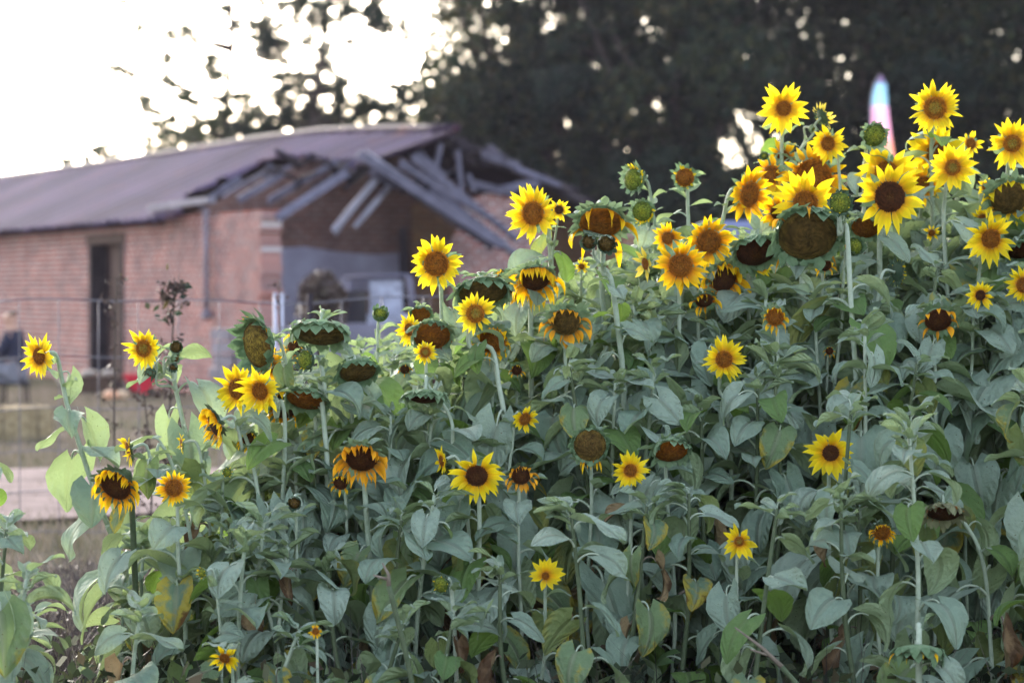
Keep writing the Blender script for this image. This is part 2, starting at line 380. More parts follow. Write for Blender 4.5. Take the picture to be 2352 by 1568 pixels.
mb.grid(rows); part(mb, 'rear_roof_slope', M['tin'])
mb = MB(); pts = [BP(a, RW, roofz(a, RW)+.1) for a in [0, 1, 2, 3, 5, 8, 14, 20, LEN]]; mb.tube(pts, .07, 6); part(mb, 'ridge_cap', M['tin'], roof, smooth=True)
mb = MB()   # fascia under the eave
wallbox(mb, aof(rp(408, 474))-.2, LEN, EAVE-.14, EAVE-.02, -.06, -.02); part(mb, 'fascia', M['wooddark'])
mb = MB(); mb.beam(fw(377, 478)-NX*.2, fw(517, 459)-NX*.2, .12, .09); part(mb, 'fallen_gutter', M['woodpale'])
# battens & rafters left in the broken end
for (x0, y0, x1, y1, wd, mt) in [(617, 463, 777, 371, .11, 'wood'), (637, 503, 793, 399, .10, 'wood'), (549, 459, 650, 399, .10, 'wood'), (515, 452, 610, 392, .09, 'wood'), (455, 470, 552, 408, .08, 'wood'), (680, 430, 760, 372, .07, 'wooddark'), (585, 420, 690, 372, .12, 'wood')]:
    mb = MB(); mb.beam(rp(x0, y0, -.15), rp(x1, y1, -.12), wd*.66, .06); part(mb, 'rafter', M[mt])
for (x0, y0, x1, y1, wd) in [(767, 533, 876, 395, .11), (817, 521, 903, 420, .08)]:
    mb = MB(); mb.beam(gp(x0, y0, .1), gp(x1, y1, .0), wd*.72, .06); part(mb, 'hanging_rafter', M['woodpale'])
for (x0, y0, x1, y1, wd, mt) in [(822, 352, 1160, 562, .17, 'wood'), (838, 350, 1178, 575, .07, 'woodpale'), (915, 372, 1130, 500, .10, 'wood'), (945, 360, 1190, 548, .08, 'wood'), (880, 402, 1130, 572, .06, 'wooddark'), (990, 430, 1195, 590, .09, 'wood')]:
    mb = MB(); mb.beam(gp(x0, y0, -.25), gp(x1, y1, -.35), .07, wd*.78); part(mb, 'fallen_roof_beam', M[mt])
for (x0, y0, x1, y1) in [(1012, 330, 998, 400), (1050, 345, 1060, 440), (1088, 440, 1075, 400), (960, 350, 1015, 400)]:
    mb = MB(); mb.beam(gp(x0, y0, .2), gp(x1, y1, .2), .07, .06); part(mb, 'upright_board', M['wood'])
# rear part of the fallen roof: dark broken boards sloping down to the right
rb = random.Random(12); 
mb = MB()
for k in range(70):
    f = rb.random(); x = 1020+f*285; y = 312+f*118+rb.uniform(-6, 42)*(1-f*.5); L = rb.uniform(40, 120); s = rb.uniform(.25, .6)
    mb.beam(gp(x-L*.5, y-L*.5*s, rb.uniform(.3, 1.6)), gp(x+L*.5, y+L*.5*s, rb.uniform(.3, 1.6)), rb.uniform(.05, .16), rb.uniform(.02, .08))
part(mb, 'collapsed_roof_boards', M['wooddark'])
for (x0, y0, x1, y1, wd) in [(1110, 352, 1195, 378, .10), (1140, 440, 1235, 420, .09), (1075, 420, 1180, 446, .08), (1120, 335, 1160, 366, .06), (1185, 390, 1290, 430, .08)]:
    mb = MB(); mb.beam(gp(x0, y0, .25), gp(x1, y1, .25), .06, wd); part(mb, 'loose_board', M['wood'])
for k in range(44):
    f = rb.random(); x = 600+f*420; y = 372+f*60+rb.uniform(-25, 25); L = rb.uniform(20, 75); an = rb.choice([-.55, .62, .5, -.9]); off = rb.uniform(-.2, .5); mb = MB()
    mb.beam(gp(x-L*.5, y-L*.5*an, off), gp(x+L*.5, y+L*.5*an, off+rb.uniform(-.1, .4)), rb.uniform(.03, .09), rb.uniform(.02, .05)); part(mb, 'splintered_batten', M[rb.choice(['wood', 'wooddark', 'wooddark'])])
# gable wall: brick stub on the right
def gwall(mb, pts, off=0, th=.3):
    a = [mb.vert(gp(x, y, off)) for x, y in pts]; b = [mb.vert(gp(x, y, off)+AX*th) for x, y in pts]; n = len(a)
    mb.face(a[::-1]); mb.face(b)
    for i in range(n): mb.face((a[i], a[(i+1) % n], b[(i+1) % n], b[i]))
mb = MB(); gwall(mb, [(1052, 960), (1052, 560), (1072, 520), (1080, 462), (1110, 448), (1150, 440), (1190, 452), (1225, 470), (1260, 500), (1262, 960)], .35); part(mb, 'gable_wall', M['brick'], wall='w')
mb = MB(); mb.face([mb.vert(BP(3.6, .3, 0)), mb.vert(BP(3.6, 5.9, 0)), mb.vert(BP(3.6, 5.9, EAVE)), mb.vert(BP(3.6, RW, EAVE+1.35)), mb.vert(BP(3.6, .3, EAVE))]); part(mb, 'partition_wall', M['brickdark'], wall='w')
pl = lambda px, py: onplane(px, py, C0+AX*3.55, AX)
mb = MB(); mb.face([mb.vert(pl(*q)) for q in [(560, 575), (700, 566), (770, 578), (860, 585), (925, 580), (930, 960), (560, 960)]][::-1]); part(mb, 'plaster_panel', M['plaster'])
mb = MB(); mb.face([mb.vert(pl(*q)) for q in [(945, 470), (1010, 452), (1060, 470), (1080, 720), (950, 720)]][::-1]); part(mb, 'ochre_brick_patch', M['brickochre'], wall='w')
mb = MB(); wallbox(mb, 0, LEN, 0, EAVE-.04, 5.7, 6.0); part(mb, 'rear_wall', M['brickochre'], wall='a')
mb = MB(); mb.beam(gp(925, 520, 3.3), gp(930, 700, 3.3), .14, .14, up=Vector((0, 1, 0))); part(mb, 'inner_post', M['wooddark'])

# pile of grey blocks by the corner
t_ = empty('block_pile', P(555, 905, 33.6), 'low stack of grey stone blocks against the near brick corner', 'block pile')
mb = MB(); rr = random.Random(4); base = P(555, 905, 33.6)
mb2 = []
for k in range(6):
    for j in range(3):
        mb.box(Vector(((j-1)*.29+rr.uniform(-.03, .03)+(k % 2)*.06, rr.uniform(-.05, .05), .09+k*.17)), (.13, .15, .075), Matrix.Rotation(rr.uniform(-.15, .15), 3, 'Z'))
mb.build('blocks', simple('grey_block', (.33, .28, .30), .9, .3, 4), t_, False)
t_.location.z = 0

# ---------------- things on the ground by the building
def at(px, py): # a point on the ground
    r = ray(px, py); return CAM+r*(-CAMZ/r.z)
def pumpkin(px, py, dia, label, mat):
    p = at(px, py); t = empty('pumpkin', p, label, 'pumpkin', 'pumpkins by the doorstep')
    mb = MB(); rows = []; r = dia/2
    for i in range(11):
        th = math.pi*i/10; rows.append([mb.vert(((r*math.sin(th)*(1-.09*abs(math.cos(4*ph))**3*1))*math.cos(ph), (r*math.sin(th)*(1-.09*abs(math.cos(4*ph))**3))*math.sin(ph), r*.8*(1-math.cos(th)*(1-.15*math.cos(th)**6)))) for ph in [2*math.pi*k/40 for k in range(40)]])
    mb.grid(rows, 0, True); mb.build('shell', mat, t)
    mb = MB(); mb.tube([(0, 0, 1.5*r), (.01, 0, 1.68*r), (.04, .01, 1.85*r)], [.03, .02, .018], 7); mb.build('stalk', M['stemdry'], t)
pumpkin(254, 921, .2, 'pale orange pumpkin on the left of the pair by the doorstep', simple('pale_orange', (.72, .38, .24), .5, .15, 4))
pumpkin(284, 920, .19, 'cream coloured pumpkin just right of the orange one', simple('cream_orange', (.62, .44, .30), .5, .15, 4))
# red wheelbarrow
p = at(322, 915); t = empty('wheelbarrow', p, 'red wheelbarrow tub standing right of the two pumpkins', 'wheelbarrow')
mb = MB(); lo = [(-.10, -.12, .12), (.10, -.12, .06), (.10, .12, .06), (-.10, .12, .12)]; hi = [(-.22, -.2, .34), (.26, -.2, .36), (.26, .2, .36), (-.22, .2, .34)]
a = [mb.vert(q) for q in lo]; b = [mb.vert(q) for q in hi]; c = [mb.vert((q[0]*.94, q[1]*.94, q[2])) for q in hi]; d = [mb.vert((q[0]*.9, q[1]*.9, q[2]+.015)) for q in lo]
mb.face(a[::-1]); mb.face(d)
for i in range(4): j = (i+1) % 4; mb.face((a[i], a[j], b[j], b[i])); mb.face((b[i], b[j], c[j], c[i])); mb.face((c[i], c[j], d[j], d[i]))
mb.build('tub', simple('red_paint', (.62, .04, .07), .45, .15, 5), t, False)
mb = MB(); 
for k in range(2): mb.tube([(.02*math.cos(0), 0, 0)]*0 or [(-.05, -.02+.04*k, .02), (.05, -.02+.04*k, .02)], .005, 5)
rows = [[mb.vert((.16+.07*math.cos(q)*rr_, yy, .07+.07*math.sin(q)*rr_)) for q in [2*math.pi*k/16 for k in range(16)]] for rr_, yy in ((.4, -.02), (1, -.02), (1, .02), (.4, .02))]
mb.grid(rows, 0, True); mb.build('wheel', M['wooddark'], t)
for s_ in (-1, 1):
    mb = MB(); mb.tube([(.16, s_*.06, .07), (-.1, s_*.14, .1), (-.42, s_*.18, .26)], .012, 6); mb.build('handle', M['wooddark'], t)
    mb = MB(); mb.tube([(-.12, s_*.13, .1), (-.15, s_*.14, .0)], .012, 6); mb.build('leg', M['wooddark'], t)
# dark crate with pale items on it in front of door
p = at(228, 905); t = empty('wooden_crate', p, 'dark wooden crate under the brown door beside the pumpkins', 'crate')
mb = MB()
for z in (.04, .13, .22): 
    for s_ in (-1, 1): mb.box((0, s_*.18, z), (.32, .012, .038)); mb.box((s_*.31, 0, z), (.012, .17, .038))
mb.build('slats', simple('crate_wood', (.10, .065, .05), .85, .4, 6), t, False)
mb = MB(); mb.box((0, 0, .012), (.30, .165, .008)); mb.build('base', M['wooddark'], t, False)
o = empty('folded_sacks', p+Vector((0, 0, .265)), 'crumpled pale sacks lying on the dark wooden crate', 'sack'); mb = MB()
for q, (x, y, s) in enumerate([(-.16, 0, 1), (.12, .03, .8)]):
    rows = []
    for i in range(7):
        th = math.pi*i/6; rows.append([mb.vert((x+.14*s*math.sin(th)*math.cos(f)*(1+.2*math.sin(3*f+q)), y+.12*s*math.sin(th)*math.sin(f), .045-.045*math.cos(th)*(1+.2*math.sin(2*f)))) for f in [2*math.pi*k/14 for k in range(14)]])
    mb.grid(rows, 0, True)
mb.build('cloth', simple('pale_cloth', (.55, .48, .42), .9, .15, 6), o)
mb = MB(); mb.box((0, 0, -.004), (.3, .18, .006)); mb.build('lid_board', M['doorwood'], o, False)

# hay bale
hay_m, t2, o2 = newmat('straw'); nn = noise(t2, coords(t2), 14, 5, .8, 1.0); surf(t2, o2, ramp(t2, nn, [(.3, (.26, .18, .10)), (.55, (.50, .39, .24)), (.75, (.68, .56, .40))]), .95, .1, bump=nn, bstr=1, bdist=.05)
hay_d, t2, o2 = newmat('straw_shaded_side'); nn = noise(t2, coords(t2), 18, 5, .8, 1.0); surf(t2, o2, ramp(t2, nn, [(.3, (.10, .06, .04)), (.7, (.24, .15, .10))]), .95, .1, bump=nn, bstr=1, bdist=.05)  # darker copy of the straw: shade painted onto one end face
pb = at(30, 1012); t = empty('hay_bale', pb, 'tan hay bale on the ground at the left edge, tied with two strings', 'hay bale'); t.rotation_euler = (0, 0, R(28))
mb = MB(); rh = random.Random(2); nx_, nz_ = 22, 9
def hx(x, y, z): return (x+rh.uniform(-.012, .012), y+rh.uniform(-.012, .012), z+rh.uniform(-.01, .01))
W2, D2, H2 = .34, .24, .34
for side in range(5):
    rows = []
    for i in range(nz_+1):
        row = []
        for j in range(nx_+1):
            u = -1+2*j/nx_; v = i/nz_
            q = [(u*W2, -D2, v*H2), (u*W2, D2, v*H2), (-W2, u*D2, v*H2), (W2, u*D2, v*H2), (u*W2, (v*2-1)*D2, H2)][side]; row.append(mb.vert(hx(*q)))
        rows.append(row)
    mb.grid(rows, 1 if side == 3 else 0)
mb.build('straw_block', [hay_m, hay_d], t, False)
for x in (-.18, .18):
    mb = MB(); mb.tube([(x, -D2-.012, 0), (x, -D2-.012, H2+.012), (x, D2+.012, H2+.012), (x, D2+.012, 0)], .005, 5); mb.build('string', M['wooddark'], t)

# field fence: wires and stays at about 15.5 m, plus posts
wire = simple('fence_wire', (.15, .145, .18), .5, .2, 8, metal=.3)
t = empty('wire_fence', P(400, 1230, 15.4), 'long sagging grey wire mesh fence in front of the brick building', 'fence'); fo = t.location.copy()
FY = 15.4; hz = [.06, .30, .54, .79, 1.10, 1.44]
def fpt(px, z): 
    x = (px-CX)/FP*FY; return Vector((x, FY+.12*math.sin(x*1.1), z+.018*math.sin(x*2.3+z)+.010*math.sin(x*6)+.012*(px-300)/300))-fo
for z in hz:
    mb = MB(); mb.tube([fpt(px, z) for px in range(-60, 1300, 30)], .0035 if z < 1.4 else .005, 5); mb.build('horizontal_wire', wire, t)
rf = random.Random(9)
for k in range(15):
    px = -50+k*93; a = rf.uniform(-3, 3); mb = MB(); mb.tube([fpt(px+a*.3*math.sin(z_*5), z_) for z_ in [.04, .3, .54, .79, 1.1, 1.44]], .0035, 5); mb.build('stay_wire', wire, t)
for px in (-60, 715, 1290):
    mb = MB(); mb.tube([fpt(px, 0)+Vector((0, 0, -.04)), fpt(px, 1.5)], .02, 6); mb.build('fence_post', M['wooddark'], t)
white = simple('white_pipe', (.48, .47, .58), .4, .08, 5)
for i, px in enumerate((632, 647)):
    pp = P(px, 672, 14.9); o = MB(); 
    o.tube([(0, 0, 0), (0, 0, pp.z-.01)], .0125, 10); o.tube([(0, 0, pp.z-.012), (0, 0, pp.z)], .0145, 10)
    tag(o.build('white_post', white, None, loc=(pp.x, 14.9, 0)), ['thin white post standing by the wire fence, the left of a close pair', 'thin white post standing by the wire fence, the right of a close pair'][i], 'post', 'white posts at the fence')

# off-road vehicle in front of the open end
car_g = simple('dusty_grey_paint', (.20, .19, .25), .5, .2, 3); glassd = simple('dark_glass', (.02, .02, .03), .15, .1, 3, spec=.6); glassl = simple('bright_reflecting_glass', (.34, .35, .45), .3, .5, 9)  # pale glass colour has the windscreen reflection painted in; other panels share it
tyre = simple('black_rubber', (.02, .02, .022), .8, .2, 4)
VD = 30.0
def vx(px, py): q = P(px, py, VD); return q.x, q.z
x0, _ = vx(655, 700); x1, _ = vx(960, 700); xm = (x0+x1)/2
t = empty('utility_vehicle', (xm, VD, 0), 'dark grey open utility vehicle with a bright windscreen, parked before the fallen end', 'vehicle')
def B_(mb, px0, py0, px1, py1, y0, y1):
    a = vx(px0, py0); b = vx(px1, py1); mb.box(((a[0]+b[0])/2-xm, (y0+y1)/2, (a[1]+b[1])/2), (abs(b[0]-a[0])/2, abs(y1-y0)/2, abs(b[1]-a[1])/2))
mb = MB(); B_(mb, 660, 752, 960, 800, -.3, 1.3); B_(mb, 800, 742, 955, 752, -.25, 1.25); part_ = mb.build('body', car_g, t, False)
mb = MB(); B_(mb, 660, 800, 960, 812, -.34, -.3); B_(mb, 668, 765, 780, 772, -.34, -.302); mb.build('bumper', glassl, t, False)
mb = MB(); B_(mb, 790, 668, 842, 742, 0, .9); B_(mb, 945, 690, 985, 745, 0, .9); mb.build('cab_interior', glassd, t, False)
mb = MB(); B_(mb, 850, 645, 925, 722, -.05, -.03); mb.build('windscreen', glassl, t, False)
mb = MB(); B_(mb, 846, 722, 962, 742, -.2, .5); mb.build('bonnet', glassl, t, False)
mb = MB(); 
for a, b in (((788, 742), (790, 638)), ((790, 638), (935, 632)), ((935, 632), (952, 742))):
    for yy in (-.08, 1.0): A_ = vx(*a); B2 = vx(*b); mb.tube([(A_[0]-xm, yy, A_[1]), (B2[0]-xm, yy, B2[1])], .022, 6)
mb.build('roll_cage', M['wood'], t)
for px in (710, 905):
    for yy in (-.1, 1.1):
        mb = MB(); q = vx(px, 840); rows = [[mb.vert((q[0]-xm+.34*r_*math.cos(k*math.pi/10), yy+y_, .34+.34*r_*math.sin(k*math.pi/10))) for k in range(20)] for r_, y_ in ((.3, -.09), (.62, -.11), (.95, -.11), (1, -.07), (1, .07), (.95, .11), (.3, .09))]
        mb.grid(rows, 0, True); mb.build('wheel', tyre, t)
# bush of dark vines in front of it
def blobleaves(rng, c, r, n, size, flat=1.0):
    c = np.array(c); r = np.array(r); d = rng.normal(size=(n, 3)); d /= np.linalg.norm(d, axis=1)[:, None]; d *= rng.random((n, 1))**.4
    cen = c+d*r; return leafquads(rng, cen, size)
def leafquads(rng, cen, size):
    n = len(cen); a = rng.normal(size=(n, 3)); a /= np.linalg.norm(a, axis=1)[:, None]; b = rng.normal(size=(n, 3)); b -= (a*b).sum(1)[:, None]*a; b /= np.linalg.norm(b, axis=1)[:, None]
    s = size*(.6+.8*rng.random((n, 1))); v = np.empty((n, 4, 3)); v[:, 0] = cen-a*s; v[:, 1] = cen+b*s*.55; v[:, 2] = cen+a*s; v[:, 3] = cen-b*s*.55
    return v.reshape(-1, 3)
def tree_leaf_mat(name, cols, trans=.3):
    m, t, o = newmat(name); a = attr(t); surf(t, o, ramp(t, a[0], cols), .6, .2, trans); return m
M['darkleaf'] = tree_leaf_mat('dark_tree_leaf', [(0, (.010, .022, .020)), (.5, (.022, .038, .024)), (.75, (.055, .068, .030)), (1, (.12, .085, .03))])
M['pineleaf'] = tree_leaf_mat('pine_needles', [(0, (.03, .045, .022)), (1, (.07, .09, .04))])
M['deadleaf'] = tree_leaf_mat('dead_weed_leaf', [(0, (.05, .035, .035)), (.8, (.10, .07, .06)), (1, (.14, .12, .08))], .1)
M['bark'] = simple('bark', (.075, .06, .055), .9, .4, 5)
def tints(rng, n, nper): 
    t_ = np.zeros((n, nper, 3)); t_[:, :, 0] = (rng.random((n, 1))**1.3); return t_.reshape(-1, 3)
rngn = np.random.default_rng(11)
p = P(738, 700, 28.5); t = empty('dark_shrub', (p.x, p.y, 0), 'dark bare twiggy shrub in front of the grey plaster wall', 'shrub')
v = blobleaves(rngn, (0, 0, 1.32), (.30, .3, .42), 1500, .04); rawquads('foliage', v, 4, M['deadleaf'], t, tints(rngn, 1500, 4))
mb = MB(); rr = random.Random(6)
for k in range(12):
    a = rr.uniform(0, 6.28); q = Vector((math.cos(a)*rr.uniform(.1, .28), math.sin(a)*.2, rr.uniform(1.2, 1.75))); mb.tube([(0, 0, 0), q*.45+Vector((0, 0, .15)), q], [.016, .01, .004], 5)
mb.build('stems', M['bark'], t)

# blue grey van behind the flowers on the right
van_p = simple('blue_grey_paint', (.17, .19, .34), .35, .12, 2, spec=.5)
VD = 27.0; xa = P(1235, 600, VD).x; xb = P(2350, 600, VD).x; L = xb-xa; xm = (xa+xb)/2; zr = P(1690, 507, VD).z
t = empty('van', (xm, VD, 0), 'blue grey van standing behind the sunflowers, mostly hidden by them', 'van')
prof = [(-L/2, .35), (-L/2, .95), (-L/2+.25, 1.08), (-L/2+.95, 1.18), (-L/2+1.55, zr-.12), (-L/2+1.8, zr), (L/2-.25, zr), (L/2-.03, zr-.2), (L/2, .9), (L/2, .35)]
mb = MB(); rows = []
for y_, k in ((0, .97), (.06, 1), (1.74, 1), (1.8, .97)): rows.append([mb.vert((x*(1 if k == 1 else .992), y_, .35+(z-.35)*k)) for x, z in prof])
mb.grid(rows, 0, True); mb.face(rows[0]); mb.face(rows[-1][::-1]); mb.build('body', van_p, t, False)
for (xx0, xx1) in ((-L/2+1.25, -L/2+2.1), (-L/2+2.25, -L/2+3.2), (-L/2+3.35, L/2-.4)):
    mb = MB(); z0, z1 = 1.22, zr-.2; sh = .38 if xx0 < -L/2+1.5 else 0
    mb.face([mb.vert((xx0, -.006, z0)), mb.vert((xx1, -.006, z0)), mb.vert((xx1, -.006, z1)), mb.vert((xx0+sh, -.006, z1))]); mb.build('window', glassd, t, False)
for xx in (-L/2+.95, L/2-1.0):
    mb = MB(); rows = [[mb.vert((xx+.33*r_*math.cos(k*math.pi/12), y_, .33+.33*r_*math.sin(k*math.pi/12))) for k in range(24)] for r_, y_ in ((.25, -.03), (.6, -.03), (.65, -.05), (.97, -.05), (1, 0), (1, .16))]
    mb.grid(rows, 0, True); mb.build('wheel', tyre, t)
mb = MB(); mb.box((-L/2+.03, -.012, .85), (.07, .02, .09)); mb.build('headlight', glassl, t, False)

# feather banner
fl_m, t2, o2 = newmat('banner_cloth'); a_ = attr(t2)
cr = t2.nodes.new('ShaderNodeValToRGB'); cr.color_ramp.interpolation = 'EASE'; e = cr.color_ramp.elements
stops = [(0, (.60, .17, .10)), (.60, (.66, .22, .14)), (.76, (.66, .26, .20)), (.83, (.60, .30, .46)), (.895, (.58, .34, .52)), (.905, (.22, .42, .56)), (.968, (.20, .38, .54)), (.98, (.16, .12, .24)), (1, (.14, .11, .2))]
while len(e) < len(stops): e.new(.5)
for x, (p_, c_) in zip(e, stops): x.position = p_; x.color = (*c_, 1)
t2.links.new(a_[0], cr.inputs[0]); surf(t2, o2, cr.outputs[0], .6, .2, trans=.45)
FD = 28.0; tp = P(2028, 172, FD); bx = P(2052, 700, FD).x
t = empty('feather_banner', (bx+.03, FD, 0), 'tall narrow feather banner in pink, blue and orange rising behind the flowers', 'banner')
mb = MB(); rows = []; H = tp.z
pole = []
for i in range(31):
    f = i/30; z = .5+(H-.5)*f
    e_ = P(2000, 240, FD).x, 
    yy_px = 784-0
    # left and right edges read at heights
    py = proj(Vector((0, FD, z)))[1]
    lf = np.interp(py, [172, 185, 210, 240, 300, 360, 500, 700], [2020, 2010, 2003, 1999, 1999, 2003, 2010, 2020]); rt = np.interp(py, [172, 180, 200, 240, 300, 360, 500, 700], [2026, 2036, 2038, 2040, 2047, 2056, 2072, 2085])
    row = []
    for j in range(7):
        px = lf+(rt-lf)*j/6; q = P(px, py, FD); row.append(mb.vert((q.x-bx-.03, .03*math.sin(j*1.2+z*2.5), z), (f, 0, 0)))
    rows.append(row); q = P(lf, py, FD); pole.append((q.x-bx-.03, 0, z))
mb.grid(rows); mb.build('banner_cloth', fl_m, t)
mb = MB(); mb.tube([(pole[0][0], 0, -.02)]+pole, .008, 6); mb.build('pole', M['woodpale'], t)

# person sitting at the left edge, turned left, on a low stool
def skin_body(name, verts, edges, radii, mat, parent, levels=2, root=0):
    me = bpy.data.meshes.new(name); me.from_pydata(verts, edges, []); me.materials.append(mat)
    o = bpy.data.objects.new(name, me); COL.objects.link(o); o.parent = parent
    md = o.modifiers.new('skin', 'SKIN'); md.use_smooth_shade = True
    for i, r_ in enumerate(radii): me.skin_vertices[0].data[i].radius = (r_, r_) if not isinstance(r_, tuple) else r_
    me.skin_vertices[0].data[root].use_root = True
    sb = o.modifiers.new('sub', 'SUBSURF'); sb.levels = levels; sb.render_levels = levels
    return o
pp = P(31, 905, 34.0); t = empty('person', (pp.x, 34.0, 0), 'person in dark top and grey trousers sitting turned away at the left edge', 'person')
sk = simple('skin', (.48, .28, .21), .6, .1, 6)
# x negative = the way the person faces
bv = [(0, 0, .46), (0, 0, .66), (.0, 0, .86), (.0, 0, .98), (-.03, 0, 1.06), (-.045, 0, 1.13), (-.05, 0, 1.22),
      (0, -.17, .93), (-.10, -.21, .70), (-.30, -.16, .62), (-.37, -.14, .60), (0, .17, .93), (-.10, .21, .70), (-.30, .16, .62), (-.37, .14, .60),
      (-.02, -.10, .45), (-.40, -.13, .50), (-.36, -.13, .10), (-.48, -.13, .05), (-.02, .10, .45), (-.40, .13, .50), (-.36, .13, .10), (-.48, .13, .05)]
be = [(0, 1), (1, 2), (2, 3), (3, 4), (4, 5), (5, 6), (2, 7), (7, 8), (8, 9), (9, 10), (2, 11), (11, 12), (12, 13), (13, 14), (0, 15), (15, 16), (16, 17), (17, 18), (0, 19), (19, 20), (20, 21), (21, 22)]
br = [.15, .13, .16, .09, .055, .085, .095, .06, .045, .03, .035, .06, .045, .03, .035, .09, .065, .045, .04, .09, .065, .045, .04]
def bodymat():
    m, t, o = newmat('skin_body'); surf(t, o, (.48, .28, .21), .6, .3); return m
skin_body('body', bv, be, br, bodymat(), t)
skin_body('jacket', bv[:4]+[bv[i] for i in (7, 8, 9, 11, 12, 13)], [(0, 1), (1, 2), (2, 3), (2, 4), (4, 5), (5, 6), (2, 7), (7, 8), (8, 9)], [.17, .155, .18, .10, .08, .062, .045, .08, .062, .045], simple('dark_navy_cloth', (.025, .028, .055), .85, .2, 8), t)
skin_body('trousers', [bv[i] for i in (0, 15, 16, 17, 19, 20, 21)], [(0, 1), (1, 2), (2, 3), (0, 4), (4, 5), (5, 6)], [.16, .11, .085, .065, .11, .085, .065], simple('grey_cloth', (.22, .22, .27), .85, .2, 8), t)
for s_ in (-1, 1): skin_body('shoe', [(-.35, s_*.13, .05), (-.50, s_*.13, .035)], [(0, 1)], [.055, .045], M['wooddark'], t, 1)
skin_body('hair', [(-.035, 0, 1.235), (.0, 0, 1.17)], [(0, 1)], [.095, .085], simple('dark_hair', (.05, .035, .03), .7, .3, 20), t)
skin_body('nose', [(-.13, 0, 1.185), (-.155, 0, 1.165)], [(0, 1)], [.016, .014], sk, t, 1)
t.rotation_euler = (0, 0, R(-12))
st_ = empty('stool', (pp.x+.02, 34.0, 0), 'low dark wooden stool under the sitting person', 'stool'); mb = MB(); mb.box((0, 0, .285), (.2, .19, .02)); mb.build('seat', M['wooddark'], st_, False)
for x, y in ((-.16, -.15), (.16, -.15), (-.16, .15), (.16, .15)): mb = MB(); mb.tube([(x, y, 0), (x*.9, y*.9, .27)], .018, 6); mb.build('leg', M['wooddark'], st_)

# ---------------- trees behind
def crown(rng, clumps, size, mat, parent, origin, gaps=(), dens=1.0):
    """clumps: (centre, radii, n) in world space; gaps: (centre, radius) spheres stretched in depth that stay open"""
    cs = []; tn = []
    for c, r, n in clumps:
        n = int(n*dens); d = rng.normal(size=(n, 3)); d /= np.linalg.norm(d, axis=1)[:, None]; d *= rng.random((n, 1))**.38
        cs.append(np.array(c)+d*np.array(r)); tn.append(np.full(n, rng.random()))
    cen = np.concatenate(cs); tn = np.concatenate(tn)
    for gc, gr, p_ in gaps:
        q = (cen-np.array(gc))/np.array((gr[0], 30.0, gr[1])); k = (q**2).sum(1)+rng.normal(size=len(cen))*.25; kp = (k > 1)|(rng.random(len(cen)) > p_); cen = cen[kp]; tn = tn[kp]
    v = leafquads(rng, cen, size)-np.array(origin)
    tt = tints(rng, len(cen), 4).reshape(-1, 4, 3); tt[:, :, 0] = tt[:, :, 0]*.45+.55*tn[:, None]; return rawquads('crown', v, 4, mat, parent, tt.reshape(-1, 3))
def trunk(parent, pts, rad, branches, rng):
    mb = MB(); mb.tube(pts, rad, 10)
    for b in branches: mb.tube(b, [.16*rad[0]/.3, .09*rad[0]/.3, .03], 6)
    mb.build('trunk', M['bark'], parent)
rt = random.Random(21)
TG = 'trees beyond the building'
def gapw(px, py, rx, ry, d=60, p_=.97): q = P(px, py, d); return ((q.x, q.y, q.z), (1.25*rx*d/FP+.06, 1.25*ry*d/FP+.06), p_)
gaps = [gapw(905, 120, 48, 75, p_=.9), gapw(800, 170, 60, 60, p_=.8), gapw(1170, 10, 45, 22, p_=.8), gapw(1265, 62, 26, 18, p_=.85), gapw(1130, 75, 22, 12, p_=.7), gapw(1350, 145, 35, 26, p_=.75), gapw(1380, 165, 12, 10),
        gapw(1300, 302, 22, 24), gapw(1345, 257, 22, 14, p_=.75), gapw(1254, 368, 26, 14, p_=.9), gapw(1500, 48, 22, 14), gapw(1497, 262, 40, 15, p_=.97), gapw(1600, 2, 30, 10), gapw(1510, 120, 14, 40, p_=.6),
        gapw(1700, 325, 62, 26, p_=.98), gapw(1755, 290, 50, 40, p_=.97), gapw(1715, 378, 45, 22, p_=.98), gapw(1640, 330, 30, 22, p_=.8), gapw(1690, 255, 35, 25, p_=.5),
        gapw(1862, 64, 32, 22, p_=.8), gapw(1900, 50, 20, 14, p_=.6), gapw(1797, 118, 22, 14, p_=.6), gapw(1960, 270, 45, 32, p_=.55), gapw(1990, 300, 16, 14), gapw(2070, 345, 30, 24, p_=.7), gapw(2130, 10, 60, 30, p_=.6), gapw(2180, 25, 16, 14), gapw(2255, 165, 22, 20, p_=.5), gapw(2330, 50, 20, 14, p_=.5),
        gapw(2250, 0, 20, 12, p_=.7), gapw(1650, 380, 20, 12, p_=.5), gapw(1450, 360, 12, 9, p_=.8), gapw(1115, 45, 30, 20, p_=.5)]
rgp = random.Random(314)
for _ in range(28): gaps.append(gapw(rgp.uniform(930, 2352), rgp.uniform(-20, 420)*rgp.random()**.6, rgp.uniform(6, 16), rgp.uniform(5, 12), p_=rgp.uniform(.75, .99)))
